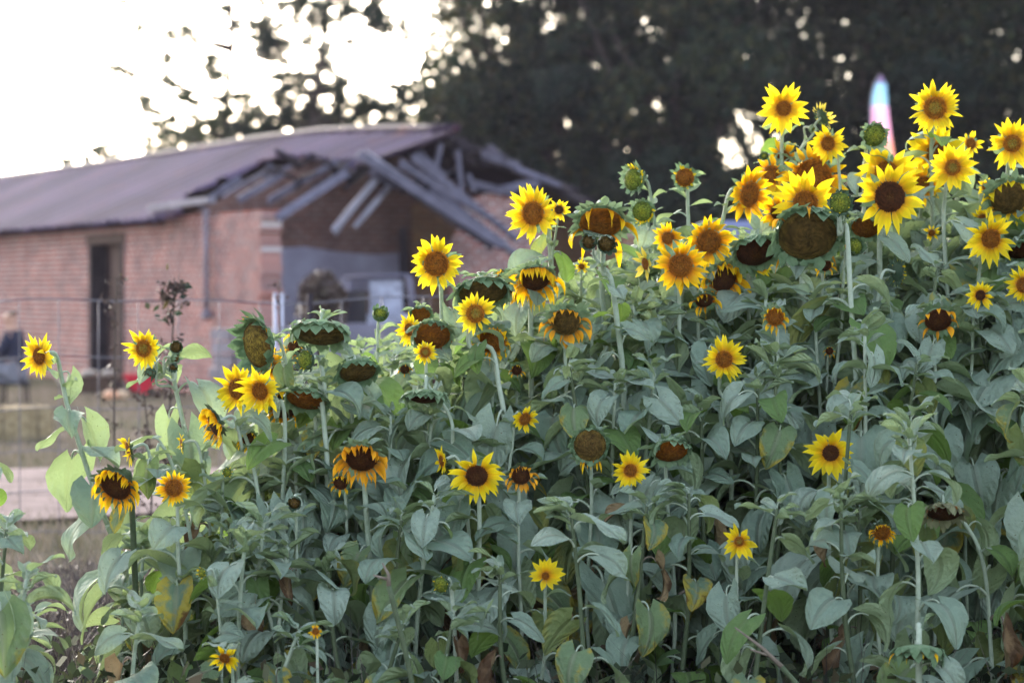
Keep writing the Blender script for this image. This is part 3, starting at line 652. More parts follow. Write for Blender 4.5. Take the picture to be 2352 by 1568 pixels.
def bigtree(pxc, d, rx, name, label, zc, rz, n, mats='darkleaf', size=.11, low=2.6, seed=1, kind_gaps=True, lab=None):
    rng = np.random.default_rng(seed); c = P(pxc, 500, d); org = (c.x, d, 0)
    t = empty(name, org, label, 'tree', TG); cl = []
    for k in range(46):
        a = rng.random()*6.283; e = rng.uniform(-1, 1); s = math.sqrt(1-e*e)*rng.random()**.4
        cx_, cy_, cz_ = c.x+math.cos(a)*rx*s, d+math.sin(a)*rx*.7*s, zc+e*rz
        r_ = rng.uniform(.9, 1.7); cl.append(((cx_, cy_, max(cz_, low+r_*.5)), (r_, r_, r_*.75), n/60))
    cl.append(((c.x, d, zc), (rx*.9, rx*.6, rz*.9), n/4))
    crown(rng, cl, size, M[mats], t, org, gaps if kind_gaps else ())
    pts = [(0, 0, -.05), (.1, 0, low*.6), (-.1, .1, low*1.2), (.2, 0, zc)]; br = []
    rr = random.Random(seed)
    for k in range(9):
        a = rr.uniform(0, 6.28); q = Vector((math.cos(a)*rx*.7, math.sin(a)*rx*.5, rr.uniform(zc-rz*.3, zc+rz*.6))); s0 = Vector((0, .05, rr.uniform(low*.8, zc*.8)))
        br.append([s0, (s0+q)/2+Vector((0, 0, .4)), q])
    trunk(t, pts, [.38, .3, .26, .14], br, rr); return t
bigtree(1210, 60, 3.1, 'oak_tree', 'broad dark oak rising directly behind the fallen end of the brick building', 6.6, 5.2, 46000, seed=1, low=2.2)
bigtree(1540, 58, 4.3, 'oak_tree', 'dark spreading oak behind the middle of the sunflower rows', 7.4, 5.6, 54000, seed=2, low=2.0)
bigtree(1980, 61, 4.6, 'oak_tree', 'large dark oak right behind the tall pink and blue banner', 7.6, 5.8, 56000, seed=3, low=1.8)
bigtree(2420, 57, 4.2, 'oak_tree', 'dark oak filling the upper right corner above the sunflowers', 7.4, 5.8, 52000, seed=4, low=1.6)
bigtree(1330, 74, 5.0, 'oak_tree', 'distant dark oak seen between the two nearer oaks right of the roof', 7.6, 6, 22000, seed=5, low=1.6)
bigtree(1800, 76, 5.2, 'oak_tree', 'distant oak filling the space just left of the banner', 8.2, 6.2, 22000, seed=6, low=1.4)
bigtree(2250, 78, 5.0, 'oak_tree', 'distant oak behind the tall flowers on the far right', 8, 6.5, 24000, seed=7, low=1.0)
# understorey hedges
for i, (pxc, d, rx, lab) in enumerate([(1300, 64, 3.2, 'dark understorey bush under the oaks just right of the broken roof'), (1640, 66, 3.6, 'dark understorey bush under the oaks in the middle of the wood'), (2050, 66, 3.8, 'dark understorey bush under the oaks behind the banner'), (2400, 64, 3.2, 'dark understorey bush under the oaks at the right edge')]):
    rng = np.random.default_rng(60+i); c = P(pxc, 560, d); org = (c.x, d, 0); t = empty('bush', org, lab, 'bush', 'bushes under the oaks')
    cl = [((c.x+rng.uniform(-rx, rx)*.8, d+rng.uniform(-1, 1), rng.uniform(.8, 2.6)), (1.3, 1, 1.1), 520) for k in range(22)]
    crown(rng, cl, .14, M['darkleaf'], t, org, ())
    mb = MB(); rr = random.Random(i)
    for k in range(7): a = rr.uniform(0, 6.28); mb.tube([(0, 0, 0), (math.cos(a)*.6, math.sin(a)*.4, 1.1), (math.cos(a)*1.5, math.sin(a), 2.4)], [.08, .05, .02], 6)
    mb.build('trunk', M['bark'], t)
# pine on the left, see-through, made of tufts on thin limbs
def tufts(name, label, pxt, d, lst, size, mat, trunkpts, seed, n=150, cat='tree'):
    rng = np.random.default_rng(seed); org = P(pxt, 600, d); org = Vector((org.x, d, 0)); t = empty(name, org, label, cat, TG)
    cl = []; br = []
    rr = random.Random(seed)
    for (px, py, r_, k) in lst:
        dd = d+rr.uniform(-1.5, 1.5); q = P(px, py, dd); rw = r_*d/FP
        for m in range(int(3+11*k*(r_/30)**1.5)):
            s_ = rr.uniform(.10, .2); cl.append(((q.x+rr.gauss(0, rw*.62), dd+rr.gauss(0, .4), q.z+rr.gauss(0, rw*.55)), (s_, s_, s_*.7), n*(s_/.15)**2))
        tz = q.z-abs(q.x-org.x)*.25-.1; tx = np.interp(max(tz, .2), [p_[2] for p_ in trunkpts], [p_[0] for p_ in trunkpts])
        br.append([Vector((tx, 0, max(tz, .8))), Vector(((tx+q.x-org.x)/2, (dd-d)/2, (max(tz, .8)+q.z)/2-.05)), q-org])
    crown(rng, cl, size, M[mat], t, tuple(org), ())
    mb = MB(); mb.tube(trunkpts, [.13-.07*i_/len(trunkpts) for i_ in range(len(trunkpts))], 8)
    for b in br: mb.tube(b, [.045, .03, .012], 5)
    mb.build('trunk', M['bark'], t); return t
pine = [(265, 155, 22, .5), (300, 160, 22, .7), (385, 55, 20, .8), (420, 75, 26, 1.2), (445, 105, 22, .9), (395, 135, 22, .7), (385, 185, 22, .8), (480, 150, 28, 1), (500, 165, 22, .8), (410, 220, 28, .9), (380, 270, 30, 1.1), (440, 225, 26, .9), (330, 225, 18, .5), (355, 262, 26, .8), (545, 230, 30, 1), (570, 260, 30, 1), (460, 282, 30, .9), (500, 300, 30, 1.1), (420, 310, 34, 1.3), (560, 300, 34, 1.3), (370, 2, 16, .6), (285, 5, 12, .5), (530, 60, 26, .6), (520, 20, 18, .4), (330, 65, 14, .25), (345, 330, 22, .6), (600, 330, 30, 1), (320, 55, 12, .3)]
tufts('pine_tree', 'thin open pine against the white sky, its trunk bare between tufts', 524, 62, pine, .05, 'pineleaf', [(.0, 0, -.05), (.12, 0, 2), (.02, 0, 3.6), (-.12, 0, 4.8), (-.02, 0, 6.2), (.12, 0, 7.5), (0, 0, 9.5)], 31, 44)
dec = [(600, 60, 36, 1.5), (610, 100, 34, 1.8), (630, 120, 32, 1.6), (650, 10, 30, 1), (690, 30, 34, 1), (740, 40, 28, .8), (760, 5, 40, 1.3), (820, 30, 34, 1), (860, 20, 44, 1.8), (700, 95, 26, .4), (730, 150, 30, .5), (660, 160, 34, 1.1), (640, 210, 36, 1.2), (690, 200, 38, 1.1), (740, 215, 36, 1), (780, 230, 34, .9), (650, 265, 40, 1.6), (700, 270, 40, 1.8), (760, 275, 40, 1.8), (820, 260, 38, 1.4), (860, 240, 36, 1.2), (890, 275, 36, 1.8), (610, 300, 34, 1), (560, 315, 36, 1), (830, 190, 30, .4), (870, 60, 30, .6), (915, 60, 30, 1.2), (930, 215, 32, 1.8), (800, 130, 24, .25), (770, 180, 24, .4)]
tufts('young_oak_tree', 'lacy half-bare oak between the pine and the dense dark wood', 745, 58, dec, .05, 'darkleaf', [(0, 0, -.05), (.15, 0, 2), (-.12, 0, 3.6), (-.3, 0, 5), (-.1, 0, 6.5), (.15, 0, 8.5)], 32, 40)
low_ = [(200, 355, 22, .6), (245, 345, 24, .8), (270, 360, 24, .9), (150, 378, 16, .6), (330, 340, 22, .8), (225, 370, 30, .9)]
tufts('scrub_tree', 'low hazy scrub tree just showing over the far end of the tin roof', 240, 84, low_, .09, 'pineleaf', [(0, 0, -.05), (0, 0, 2), (0, 0, 4), (0, 0, 6)], 33, 18)
mid_ = [(430, 320, 40, 1.3), (480, 330, 44, 1.6), (530, 320, 40, 1.6), (580, 335, 40, 1.4), (390, 335, 30, 1), (640, 310, 36, 1.2), (700, 310, 40, 1.6), (780, 305, 40, 1.8), (850, 300, 40, 2)]
tufts('laurel_tree', 'rounded green tree low behind the ridge of the tin roof', 560, 70, mid_, .06, 'pineleaf', [(0, 0, -.05), (0, 0, 2), (0, 0, 4), (0, 0, 5.5)], 34, 34)
# ================================================================ sunflower parts
def leaf_mesh(name, seed, L=1.0, pet=.6, width=.40, th0=-10, th1=-80, fold=.25, ripple=.05, mats=None, heart=.18, petr=.028, serr=.05, pth=55):
    rr = random.Random(seed); mb = MB(); ns, nt_ = 11, 10
    # petiole in XZ plane
    p = Vector((0, 0, 0)); pts = [p.copy()]; a0, a1 = R(pth), R(th0-15)
    for i in range(7):
        a = a0+(a1-a0)*(i/6)**1.4; p = p+Vector((math.cos(a), 0, math.sin(a)))*pet/7; pts.append(p.copy())
    mb.tube(pts, [petr*1.15]+[petr*(1-.35*i/7) for i in range(7)], 6, 1, cap=False)
    tw = rr.uniform(-.5, .5); bendy = rr.uniform(-.35, .35); ph = rr.uniform(0, 6.28); ph2 = rr.uniform(0, 6.28); rp1 = rr.uniform(5, 9)
    p = pts[-1].copy(); yoff = 0; rows = []; asym = rr.uniform(.88, 1.12)
    for i in range(ns+1):
        s = i/ns; a = R(th0+(th1-th0)*s**.8)
        d = Vector((math.cos(a), 0, math.sin(a))); nrm = Vector((-math.sin(a), 0, math.cos(a)))
        if i: p = p+d*L/ns; yoff += bendy*L/ns*s
        w_ = width*L*(((s+.012)**.30)*((1-s)**.80)*1.75) if s < 1 else 0
        w_ = max(w_, .004)
        t_ang = tw*s; side = Vector((0, 1, 0))*math.cos(t_ang)+nrm*math.sin(t_ang); nn = nrm*math.cos(t_ang)-Vector((0, 1, 0))*math.sin(t_ang)
        row = []
        for j in range(nt_+1):
            t = -1+2*j/nt_; at_ = abs(t); ww = w_*(asym if t > 0 else 2-asym)
            edge = 1+(serr*rr.uniform(-1, 1) if at_ > .95 and 0 < i < ns else 0)
            y = t*ww*math.cos(fold*.9)*edge; h = -at_*ww*math.sin(fold) if fold < 0 else at_*ww*math.sin(fold)
            h += ripple*L*at_**1.7*math.sin(s*rp1+ph+(1.7 if t > 0 else 0))+ripple*.5*L*math.sin(t*3+s*4+ph2)*(at_)
            back = -heart*L*(at_**1.2)*(1-s)**5*1.6
            q = p+side*y+nn*h+d*back+Vector((0, yoff, 0))
            vein = math.exp(-(at_/.05)**2) if at_ < .15 else 0
            sv = abs(((s*.9+at_*-.32)*6.5) % 1-.5)*2  # side veins
            vein = max(vein, .55*max(0, (sv-.72)/.28)*(1 if at_ > .05 else 0))
            row.append(mb.vert(q, (s, at_, vein)))
        rows.append(row)
    for a, b in zip(rows[:-1], rows[1:]):
        for j in range(nt_): mb.face((a[j], b[j], b[j+1], a[j+1]), 0)
    me_o = mb.build(name, mats, None, True); me = me_o.data; bpy.data.objects.remove(me_o); return me
LV = {}
def lset(key, n, mats, **kw):
    out_ = []; rr = random.Random(hash_(key))
    for i in range(n):
        k = {a: (rr.uniform(*v) if isinstance(v, tuple) else v) for a, v in kw.items()}
        out_.append(leaf_mesh('leaf', rr.randint(0, 99999), mats=mats, **k))
    LV[key] = out_
def hash_(s): return sum(ord(c)*(i+7) for i, c in enumerate(s))
lset('big', 14, [M['leaf'], M['stem']], th0=(-60, -5), th1=(-120, -65), fold=(-.4, .35), pet=(.5, .8), width=(.42, .54), ripple=(.04, .10), heart=(.2, .3), pth=(40, 65))
lset('mid', 12, [M['leaf'], M['stem']], th0=(-5, 25), th1=(-80, -25), fold=(-.1, .5), pet=(.35, .55), width=(.38, .48), ripple=(.05, .11), heart=(.12, .22), pth=(40, 65))
lset('up', 8, [M['leaftop'], M['stem']], th0=(15, 50), th1=(-50, 35), fold=(.2, .6), pet=(.12, .3), width=(.20, .30), ripple=(.04, .1), heart=(.02, .08), petr=.022, pth=(50, 75))
lset('yel', 8, [M['leafy'], M['stem']], th0=(-60, -20), th1=(-120, -80), fold=(-.4, .2), pet=(.5, .7), width=(.38, .5), ripple=(.04, .08), heart=(.14, .2))
lset('fresh', 5, [M['leafg'], M['stem']], th0=(-30, 15), th1=(-90, -50), fold=(-.2, .3), pet=(.4, .6), width=(.38, .48), ripple=(.03, .06), heart=(.1, .2))
lset('dry', 6, [M['leafdry'], M['stemdry']], th0=(-80, -50), th1=(-130, -70), fold=(.8, 1.2), pet=(.4, .6), width=(.25, .4), ripple=(.1, .18), heart=(.1, .2), serr=.12)

def frame(az, tilt):
    az, tilt = R(az), R(tilt)
    n = Vector((math.sin(az)*math.cos(tilt), -math.cos(az)*math.cos(tilt), -math.sin(tilt)))
    x = n.cross(Vector((0, 0, 1))); x = x.normalized() if x.length > .05 else Vector((1, 0, 0)); y = x.cross(n)*-1
    if y.z < 0: y = -y
    return x, y, n
G = Vector((0, 0, -1))
def petal(mb, c, x, y, n, r0, ang, pitch, L, W, rr, curl=.0, droop=0, cup=.25, z0=0, mat=0, nseg=6):
    ca, sa = math.cos(ang), math.sin(ang); rad = x*ca+y*sa; tan = -x*sa+y*ca
    d = rad*math.cos(pitch)+n*math.sin(pitch); p = c+rad*r0+n*z0; rnd = rr.random(); rows = []; tws = rr.uniform(-.35, .35)+droop*rr.uniform(-1.2, 1.2)
    prof = [.42, .78, 1.0, .98, .72, .38, .03]
    for i in range(nseg+1):
        s = i/nseg; w_ = W*prof[i]*.5
        nn = tan.cross(d).normalized()*-1 if False else d.cross(tan).normalized()
        if nn.dot(n) < 0 and i == 0: nn = -nn; 
        t2 = (tan*math.cos(tws*s)+nn*math.sin(tws*s))
        a = mb.vert(p-t2*w_+nn*cup*w_, (s, rnd, 0)); b = mb.vert(p, (s, rnd, .5)); e = mb.vert(p+t2*w_+nn*cup*w_, (s, rnd, 1)); rows.append((a, b, e))
        if i < nseg:
            p = p+d*L/nseg
            d = (d+n*curl/nseg+G*droop*(.35+.9*s)/nseg*2).normalized()
            tan = (tan-d*tan.dot(d)).normalized()
    mb.grid(rows, mat)

KP = dict(petal='petal', gold='petal_gold', wilt='petal_wilt', dry='petal_dry', pale='petal_pale')
def head(plant, loc, c, D, kind, az, tilt, rr, o):
    """flower head; c world centre of the rim plane, D full petal diameter, builds meshes relative to loc; returns back point, direction"""
    if kind == 'seed' and tilt > 20: tilt = min(80, tilt*1.2+8)
    x, y, n = frame(az, tilt); c = c-loc
    dr = o.get('dr', {'fresh': .22, 'wilt': .32, 'seed': .42, 'bud': .26, 'half': .30}[kind])*(.86 if kind == 'fresh' else .92 if kind == 'wilt' else 1); Rr = D*dr
    disc = {'g': 'disc_g', 'b': 'disc_b', 'd': 'disc_d', 's': 'disc_s', 'o': 'disc_o', 'y': 'disc_y'}[o.get('c', {'fresh': 'b', 'wilt': 'd', 'seed': 's', 'bud': 'y', 'half': 'y'}[kind])]
    br_m = M[o.get('bm', 'bract')]
    mb = MB(); rows = []; dome = o.get('dome', {'fresh': .16, 'wilt': .28, 'seed': .30, 'bud': .75, 'half': .45}[kind]); nr = 12; na_ = 32
    for i in range(nr+1):
        s = i/nr
        rows.append([mb.vert(c+(x*math.cos(2*math.pi*k/na_)+y*math.sin(2*math.pi*k/na_))*Rr*max(s, .01)*(1+(.02*rr.uniform(-1, 1) if i else 0))+n*(Rr*dome*(1-s**2.2)-(.10*Rr*math.exp(-(s/.25)**2) if kind in ('fresh', 'wilt') else 0)+rr.uniform(-1, 1)*.018*Rr), (s, rr.random(), 0)) for k in range(na_)])
    mb.grid(rows, 0, True)
    rec = {'bud': .95, 'half': .8}.get(kind, .42); prev = rows[-1]
    for i in range(1, 7):
        s = i/6; r_ = Rr*(1.04*math.sqrt(max(0, 1-s**2.0))*(1-.12*s)+.10) if i < 6 else Rr*.16
        row = [mb.vert(c+(x*math.cos(2*math.pi*k/na_)+y*math.sin(2*math.pi*k/na_))*r_-n*Rr*rec*s, (1, .5, 0)) for k in range(na_)]
        mb.grid([prev, row], 1, True); prev = row
    hd = mb.build('flower_head', [M[disc], br_m], plant, True)
    # ray petals
    npt = o.get('n', {'fresh': 24, 'wilt': 20, 'seed': 0, 'bud': 0, 'half': 8}[kind]); pm = KP[o.get('pm', {'wilt': 'wilt', 'fresh': 'petal', 'half': 'petal', 'seed': 'wilt', 'bud': 'petal'}[kind])]
    pl_ = D/2-Rr
    if kind == 'wilt': pl_ = max(pl_, 1.15*Rr)
    if kind == 'seed': pl_ = max(pl_, .4*Rr)
    if npt:
        mb = MB(); arc = o.get('arc')   # (start, end) degrees, 90 = up
        a_off = rr.uniform(0, 6.28); star = npt <= 17
        for k in range(npt):
            if arc: a = R(arc[0]+(arc[1]-arc[0])*(k+.5)/npt+rr.uniform(-4, 4))
            else: a = a_off+2*math.pi*(k+rr.uniform(-.42, .42))/npt
            if kind == 'fresh' and rr.random() < .06: continue
            if kind == 'fresh' and rr.random() < .05:
                petal(mb, c, x, y, n, Rr*.94, a, R(rr.uniform(30, 60)), pl_*.9, pl_*.3, rr, curl=rr.uniform(1.5, 3), droop=.1, cup=.5)
            elif kind == 'fresh':
                layer = k % 2; pt = R(rr.gauss(7, 11)+(6 if layer else 0)+o.get('pt', 0)); Lp = pl_*rr.uniform(.68, 1.14); Wp = pl_*(.35 if not star else .36)*rr.uniform(.75, 1.2)*(24/max(npt, 18))**.5
                dp = o.get('dp', .06)*rr.uniform(.3, 1.6)
                petal(mb, c, x, y, n, Rr*.94, a, pt, Lp, Wp, rr, curl=rr.gauss(-.05, .4), droop=dp, z0=-.02*Rr*layer)
            elif kind == 'wilt':
                up_ = math.sin(a); f = o.get('wl', 1.0); pt = R(rr.uniform(45, 85) if up_ > .2 else rr.uniform(0, 30)); Lp = pl_*rr.uniform(.7, 1.25)*f*(.8 if up_ > .2 else 1.15); Wp = pl_*.36*rr.uniform(.6, 1.2)
                petal(mb, c, x, y, n, Rr*.95, a, pt, Lp, Wp, rr, curl=rr.uniform(.0, 1.0), droop=o.get('dp', 1.6)*rr.uniform(.8, 1.9), cup=rr.uniform(.2, .9), z0=rr.uniform(-.05, .02)*Rr)
            elif kind == 'half':
                petal(mb, c, x, y, n, Rr*.85, a, R(rr.uniform(35, 70)), pl_*rr.uniform(.8, 1.2), pl_*.42, rr, curl=rr.uniform(-.7, .1), droop=.05, cup=.4)
            elif kind == 'bud':
                petal(mb, c, x, y, n, Rr*rr.uniform(.5, .8), a, R(rr.uniform(95, 125)), Rr*rr.uniform(.6, .9), Rr*.35, rr, curl=.2, cup=.5, z0=.35*Rr)
            else:
                petal(mb, c, x, y, n, Rr*.98, a, R(rr.uniform(0, 30)), pl_*rr.uniform(1.0, 2.2)*o.get('wl', 1), pl_*.35, rr, curl=.1, droop=2.2*rr.uniform(.7, 1.3), cup=.7)
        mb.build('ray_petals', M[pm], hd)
        if kind in ('wilt', ) or o.get('fl'):   # some petals fall over the face
            pass
    # bracts
    mb = MB(); nb = {'fresh': 20, 'wilt': 34, 'seed': 48, 'bud': 30, 'half': 30}[kind]; bl = o.get('bl', 1.0)
    for k in range(nb):
        a = 2*math.pi*(k+rr.uniform(-.3, .3))/nb
        if kind == 'fresh': pt, L_, W_, z0 = R(rr.uniform(-22, 0)), Rr*.85, Rr*.42, -.12*Rr
        elif kind == 'wilt': pt, L_, W_, z0 = R(rr.uniform(-5, 45)), Rr*.62, Rr*.38, -.10*Rr
        elif kind == 'seed': pt, L_, W_, z0 = R(rr.uniform(25, 95)), Rr*.48, Rr*.44, -.13*Rr*(k % 3)
        elif kind == 'half': pt, L_, W_, z0 = R(rr.uniform(15, 85)), Rr*.62, Rr*.36, (.12-.2*(k % 3))*Rr
        else: pt, L_, W_, z0 = R(rr.uniform(60, 95)), Rr*.95, Rr*.6, -.25*Rr*(k % 3)+.1*Rr
        petal(mb, c, x, y, n, Rr*(1.0 if kind != 'bud' else (.98-.12*(k % 3))), a, pt, L_*bl*rr.uniform(.55, 1.45), W_, rr, curl=rr.uniform(-.6, .5) if kind != 'bud' else rr.uniform(.1, .5)*1 if False else (rr.uniform(-.6, .5) if kind != 'bud' else rr.uniform(.5, 1.6)), droop=o.get('bdp', .1), cup=.3, z0=z0)
    mb.build('bracts', br_m, hd)
    return c-n*Rr*rec*.95, n, Rr

def cr_spline(pts, per=5):
    out_ = []; P_ = [pts[0]]+list(pts)+[pts[-1]]
    for i in range(1, len(P_)-2):
        p0, p1, p2, p3 = P_[i-1:i+3]
        for k in range(per):
            t = k/per; out_.append(.5*((2*p1)+(-p0+p2)*t+(2*p0-5*p1+4*p2-p3)*t*t+(-p0+3*p1-3*p2+p3)*t**3))
    out_.append(pts[-1]); return out_

HEADS = []   # screen-size records so that leaves do not cover the open faces
def blocked(wp, size, d):
    px, py = proj(wp); rpx = size*FP/d*.42
    for (hx_, hy_, hr_, hd_) in HEADS:
        if d < hd_+.03 and (px-hx_)**2+(py-hy_)**2 < (hr_*.92+rpx)**2: return True
    return False
NLEAF = [0]
LB = {k: [tuple(sum((v.co for v in m.vertices), Vector())/len(m.vertices)) for m in ms] for k, ms in LV.items()}
def add_leaf(plant, loc, kind, p, azi, size, rr, roll=.25, d=8, force=False):
    i = rr.randrange(len(LV[kind])); me = LV[kind][i]
    m = Matrix.Rotation(azi, 4, 'Z')@Matrix.Rotation(rr.gauss(0, roll), 4, 'X')@Matrix.Rotation(rr.gauss(0, roll*.8), 4, 'Y')
    wc = p+(m@Vector(LB[kind][i]))*size
    if not force and blocked(wc, size, wc.y): return None
    o = bpy.data.objects.new('leaf', me); COL.objects.link(o); o.parent = plant; o.location = p-loc; o.rotation_euler = m.to_euler(); o.scale = (size, size, size*1.0)
    if kind == 'dry': o['label'] = 'dry curled brown leaf'
    if kind == 'yel': o['label'] = 'yellowing leaf with browned edge'
    NLEAF[0] += 1; return o

def leaves_along(plant, loc, pts, rr, z0=.25, smax=.16, first=.05, dens=1.0, start=.05, young=True):
    # pts from top to bottom
    L = [0]
    for a, b in zip(pts[:-1], pts[1:]): L.append(L[-1]+(b-a).length)
    s = first; az = rr.uniform(0, 6.28)
    while s < L[-1]:
        i = max(k for k in range(len(L)) if L[k] <= s); i = min(i, len(pts)-2); f = (s-L[i])/max(1e-6, L[i+1]-L[i]); p = pts[i].lerp(pts[i+1], f)
        if p.z < z0: break
        g = min(1, s/.38); size = (start+(smax-start)*g**.7)*rr.uniform(.75, 1.2)
        if p.z < .55: size *= .85
        if p.z < .8: s += .03*rr.random()
        k = 'up' if size < .085 and young else ('mid' if s < .34 and rr.random() < .75 else 'big')
        u = rr.random()
        if k != 'up':
            low = max(0, min(1, (1.0-p.z)/.8))
            if u < .05+.16*low: k = 'yel'
            elif u < .07+.36*low: k = 'dry' if p.z < .95 and u > .10+.14*low else k
            elif u > .89: k = 'fresh'
        add_leaf(plant, loc, k, p, az, size, rr, roll=.22 if k != 'up' else .3)
        az += 2.4+rr.gauss(0, .35); s += (.022+.036*g)*rr.uniform(.8, 1.25)/dens

def sunflower(px, py, D, kind, az, tilt, d, label, **o):
    seed = int(px*7+py*13); rr = random.Random(seed); Dm = D*d/FP
    c = P(px, py, d); x, y, n = frame(az, tilt)
    hb = Vector((-n.x, -n.y, 0)); hb = hb.normalized() if hb.length > .1 else Vector((0, 1, 0))
    dr = o.get('dr', {'fresh': .23, 'wilt': .32, 'seed': .42, 'bud': .26, 'half': .30}[kind])
    back = c-n*Dm*dr*{'bud': .95, 'half': .8}.get(kind, .42)*.95
    lean = o.get('lean', rr.uniform(-45, 45)); nk = .035+Dm*.22
    A1 = back-n*nk*.8; A2 = A1+hb*nk*.45*math.cos(R(tilt))+Vector((0, 0, -.10*(1 if tilt < 25 else .25))); A3 = A2+hb*.015+Vector((0, 0, -.13))
    wp = [P(q[0], q[1], d+.08) for q in o.get('st', [])]
    if wp: A3 = None
    last = wp[-1] if wp else A3; bx = last.x+lean*d/FP*max(.2, last.z)/1.2; by = last.y+rr.uniform(-.06, .1)
    base = Vector((bx, by, -.02)); m1 = last.lerp(base, .4)+Vector((rr.uniform(-.02, .02), rr.uniform(-.02, .02), 0)); m2 = last.lerp(base, .75)+Vector((rr.uniform(-.02, .02), rr.uniform(-.02, .02), 0))
    loc = Vector((bx, by, 0))
    plant = empty('sunflower', loc, label, 'sunflower', 'sunflowers in bloom and going to seed')
    rtop = o.get('rt', .0042+Dm*.012)*.84; rb_ = rtop*1.3+.001
    pts = cr_spline([back, A1, A2]+([A3] if A3 is not None else [])+wp+[m1, m2, base]); nP = len(pts)
    mb = MB(); mb.tube([p-loc for p in pts], [rtop*(1.35 if i == 0 else 1)+(rb_-rtop)*(i/nP) for i in range(nP)], 8); mb.build('stem', M[o.get('sm', 'stem')], plant)
    HEADS.append((px, py, D*.5*(.55 if kind == 'seed' else .8), d)) if not o.get('behind') else None
    head(plant, loc, c, Dm, kind, az, tilt, rr, o)
    for (kx, ky, kD, kk, kaz, kt, ko) in o.get('kids', []):
        kd = d+ko.get('dd', 0); kc = P(kx, ky, kd); kDm = kD*kd/FP; kb, kn, kR = head(plant, loc, kc, kDm, kk, kaz, kt, rr, ko); kb = kb+loc
        HEADS.append((kx, ky, kD*.4, kd))
        att = min(pts, key=lambda q: abs(q.z-(kc.z-ko.get('drop', .13)))); khb = Vector((-kn.x, -kn.y, 0))
        mb = MB(); mb.tube([q-loc for q in cr_spline([kb, kb-kn*.03+Vector((0, 0, -.01)), kb+khb*.03+Vector((0, 0, -.05)), att.lerp(kb, .25), att])], .0042, 7); mb.build('branch', M['stem'], plant)
        for q in range(2): add_leaf(plant, loc, 'up', att.lerp(kb, .3+.3*q), rr.uniform(0, 6.28), .05, rr)
    if kind in ('seed', 'wilt', 'bud', 'half') or rr.random() < .4:
        for q in range(rr.choice((2, 3, 3)) if kind == 'seed' else rr.choice((1, 2))): add_leaf(plant, loc, 'up', pts[1+q], math.atan2(hb.y, hb.x)+rr.uniform(-1.9, 1.9), .055*rr.uniform(.8, 1.4) if D > 70 else .035, rr, force=(kind == 'seed'))
    PENDING.append((plant, loc, pts[6:], rr, o, D))
    return plant
PENDING = []
S = sunflower
dd_ = lambda py, k=0: 6.95+(1500-py)/1300*1.9+k
def SF(px, py, D, kind, az, tilt, label, k=0, **o): return S(px, py, D, kind, az, tilt, dd_(py, k), label, **o)
# ---- left
SF(90, 818, 120, 'fresh', -36, 4, 'yellow sunflower facing left on the far left, brown disc, stem leaning right', n=26, st=[(160, 950), (215, 1120), (290, 1330)], lean=60, dr=.2, rt=.008)
SF(330, 800, 108, 'fresh', -22, 2, 'green-hearted yellow sunflower facing left above three round green buds', c='g', n=26, dr=.22, st=[(388, 830), (405, 900), (440, 1080)], lean=40, rt=.007,
   kids=[(404, 797, 36, 'bud', 20, 0, dict(dd=.02, drop=.05, bm='bractdark', dr=.36, c='s')), (402, 822, 30, 'bud', 60, 10, dict(drop=.05, bm='bract', dr=.36, c='s')), (398, 842, 26, 'bud', 0, 30, dict(dd=-.03, drop=.04, bm='bractdark', dr=.36, c='s')), (346, 855, 34, 'bud', -40, 55, dict(drop=.08, bm='bractdark', dr=.36, c='s'))])
SF(294, 1032, 84, 'fresh', -66, 10, 'yellow sunflower turned sideways to the left with dark green back', n=16, bm='bractdark', dr=.24, st=[(365, 1020), (400, 1080), (440, 1250)], dp=.3, k=.1)
SF(266, 1115, 122, 'wilt', -18, 28, 'large fading sunflower, broad black disc ringed by drooping gold petals, low left', pm='gold', c='d', dr=.33, bm='bractdark', sm='stemdark', n=26, wl=.95, dp=1.3, lean=30, rt=.009)
SF(399, 1120, 92, 'fresh', 0, 0, 'round golden yellow sunflower facing straight out, brown disc, low on the left', pm='gold', n=24, dr=.26, lean=15, k=-.05)
SF(492, 972, 92, 'wilt', -62, 15, 'sideways ragged golden flower head with dark green back, hanging from an arched stem', pm='gold', bm='bractdark', n=34, wl=.8, dp=1.0, dr=.36, st=[(545, 965), (575, 1040), (600, 1200)], lean=40)
SF(545, 893, 132, 'fresh', -32, 3, 'large yellow sunflower behind its smaller neighbour, left of centre', n=28, k=.12, dr=.22)
SF(597, 898, 126, 'fresh', -24, 12, 'yellow sunflower overlapping a larger one, drooping slightly from a hooked stem', n=28, k=-.05, dr=.2, dp=.25, st=[(645, 920), (655, 1000)], lean=10)
SF(590, 792, 122, 'seed', -50, 8, 'olive seed head standing upright like an oval, ringed by spiky green bracts', c='o', bl=1.3, dr=.44, k=.05, st=[(650, 830), (655, 900)], lean=0, n=5, bdp=-.1)
SF(612, 838, 120, 'fresh', -10, 25, 'golden petals showing from behind the olive seed head', pm='gold', k=.35, n=22, behind=1)
SF(655, 930, 110, 'wilt', 10, 20, 'orange drooping flower partly hidden behind the paired yellow sunflowers', pm='gold', k=.3, behind=1)
SF(735, 768, 132, 'seed', -5, 50, 'big nodding seed head with smooth green collar beside the white posts', c='s', dr=.46, k=.0, bl=.8, st=[(800, 830), (830, 900)], lean=10, rt=.009)
SF(701, 826, 62, 'half', -38, 0, 'small dark green bud just showing yellow, on a tall pale stem', n=5, bm='bractdark', dr=.36, k=-.12, st=[(735, 870), (745, 980), (752, 1100)], lean=-10, rt=.008)
SF(822, 853, 96, 'seed', 15, 38, 'nodding brown seed head under a grey green leaf, left of centre', c='s', dr=.44, bl=.8)
SF(702, 918, 100, 'seed', -15, 42, 'chestnut brown seed head hanging beside the pale stem', c='b', dr=.44, k=.1, bl=.8)
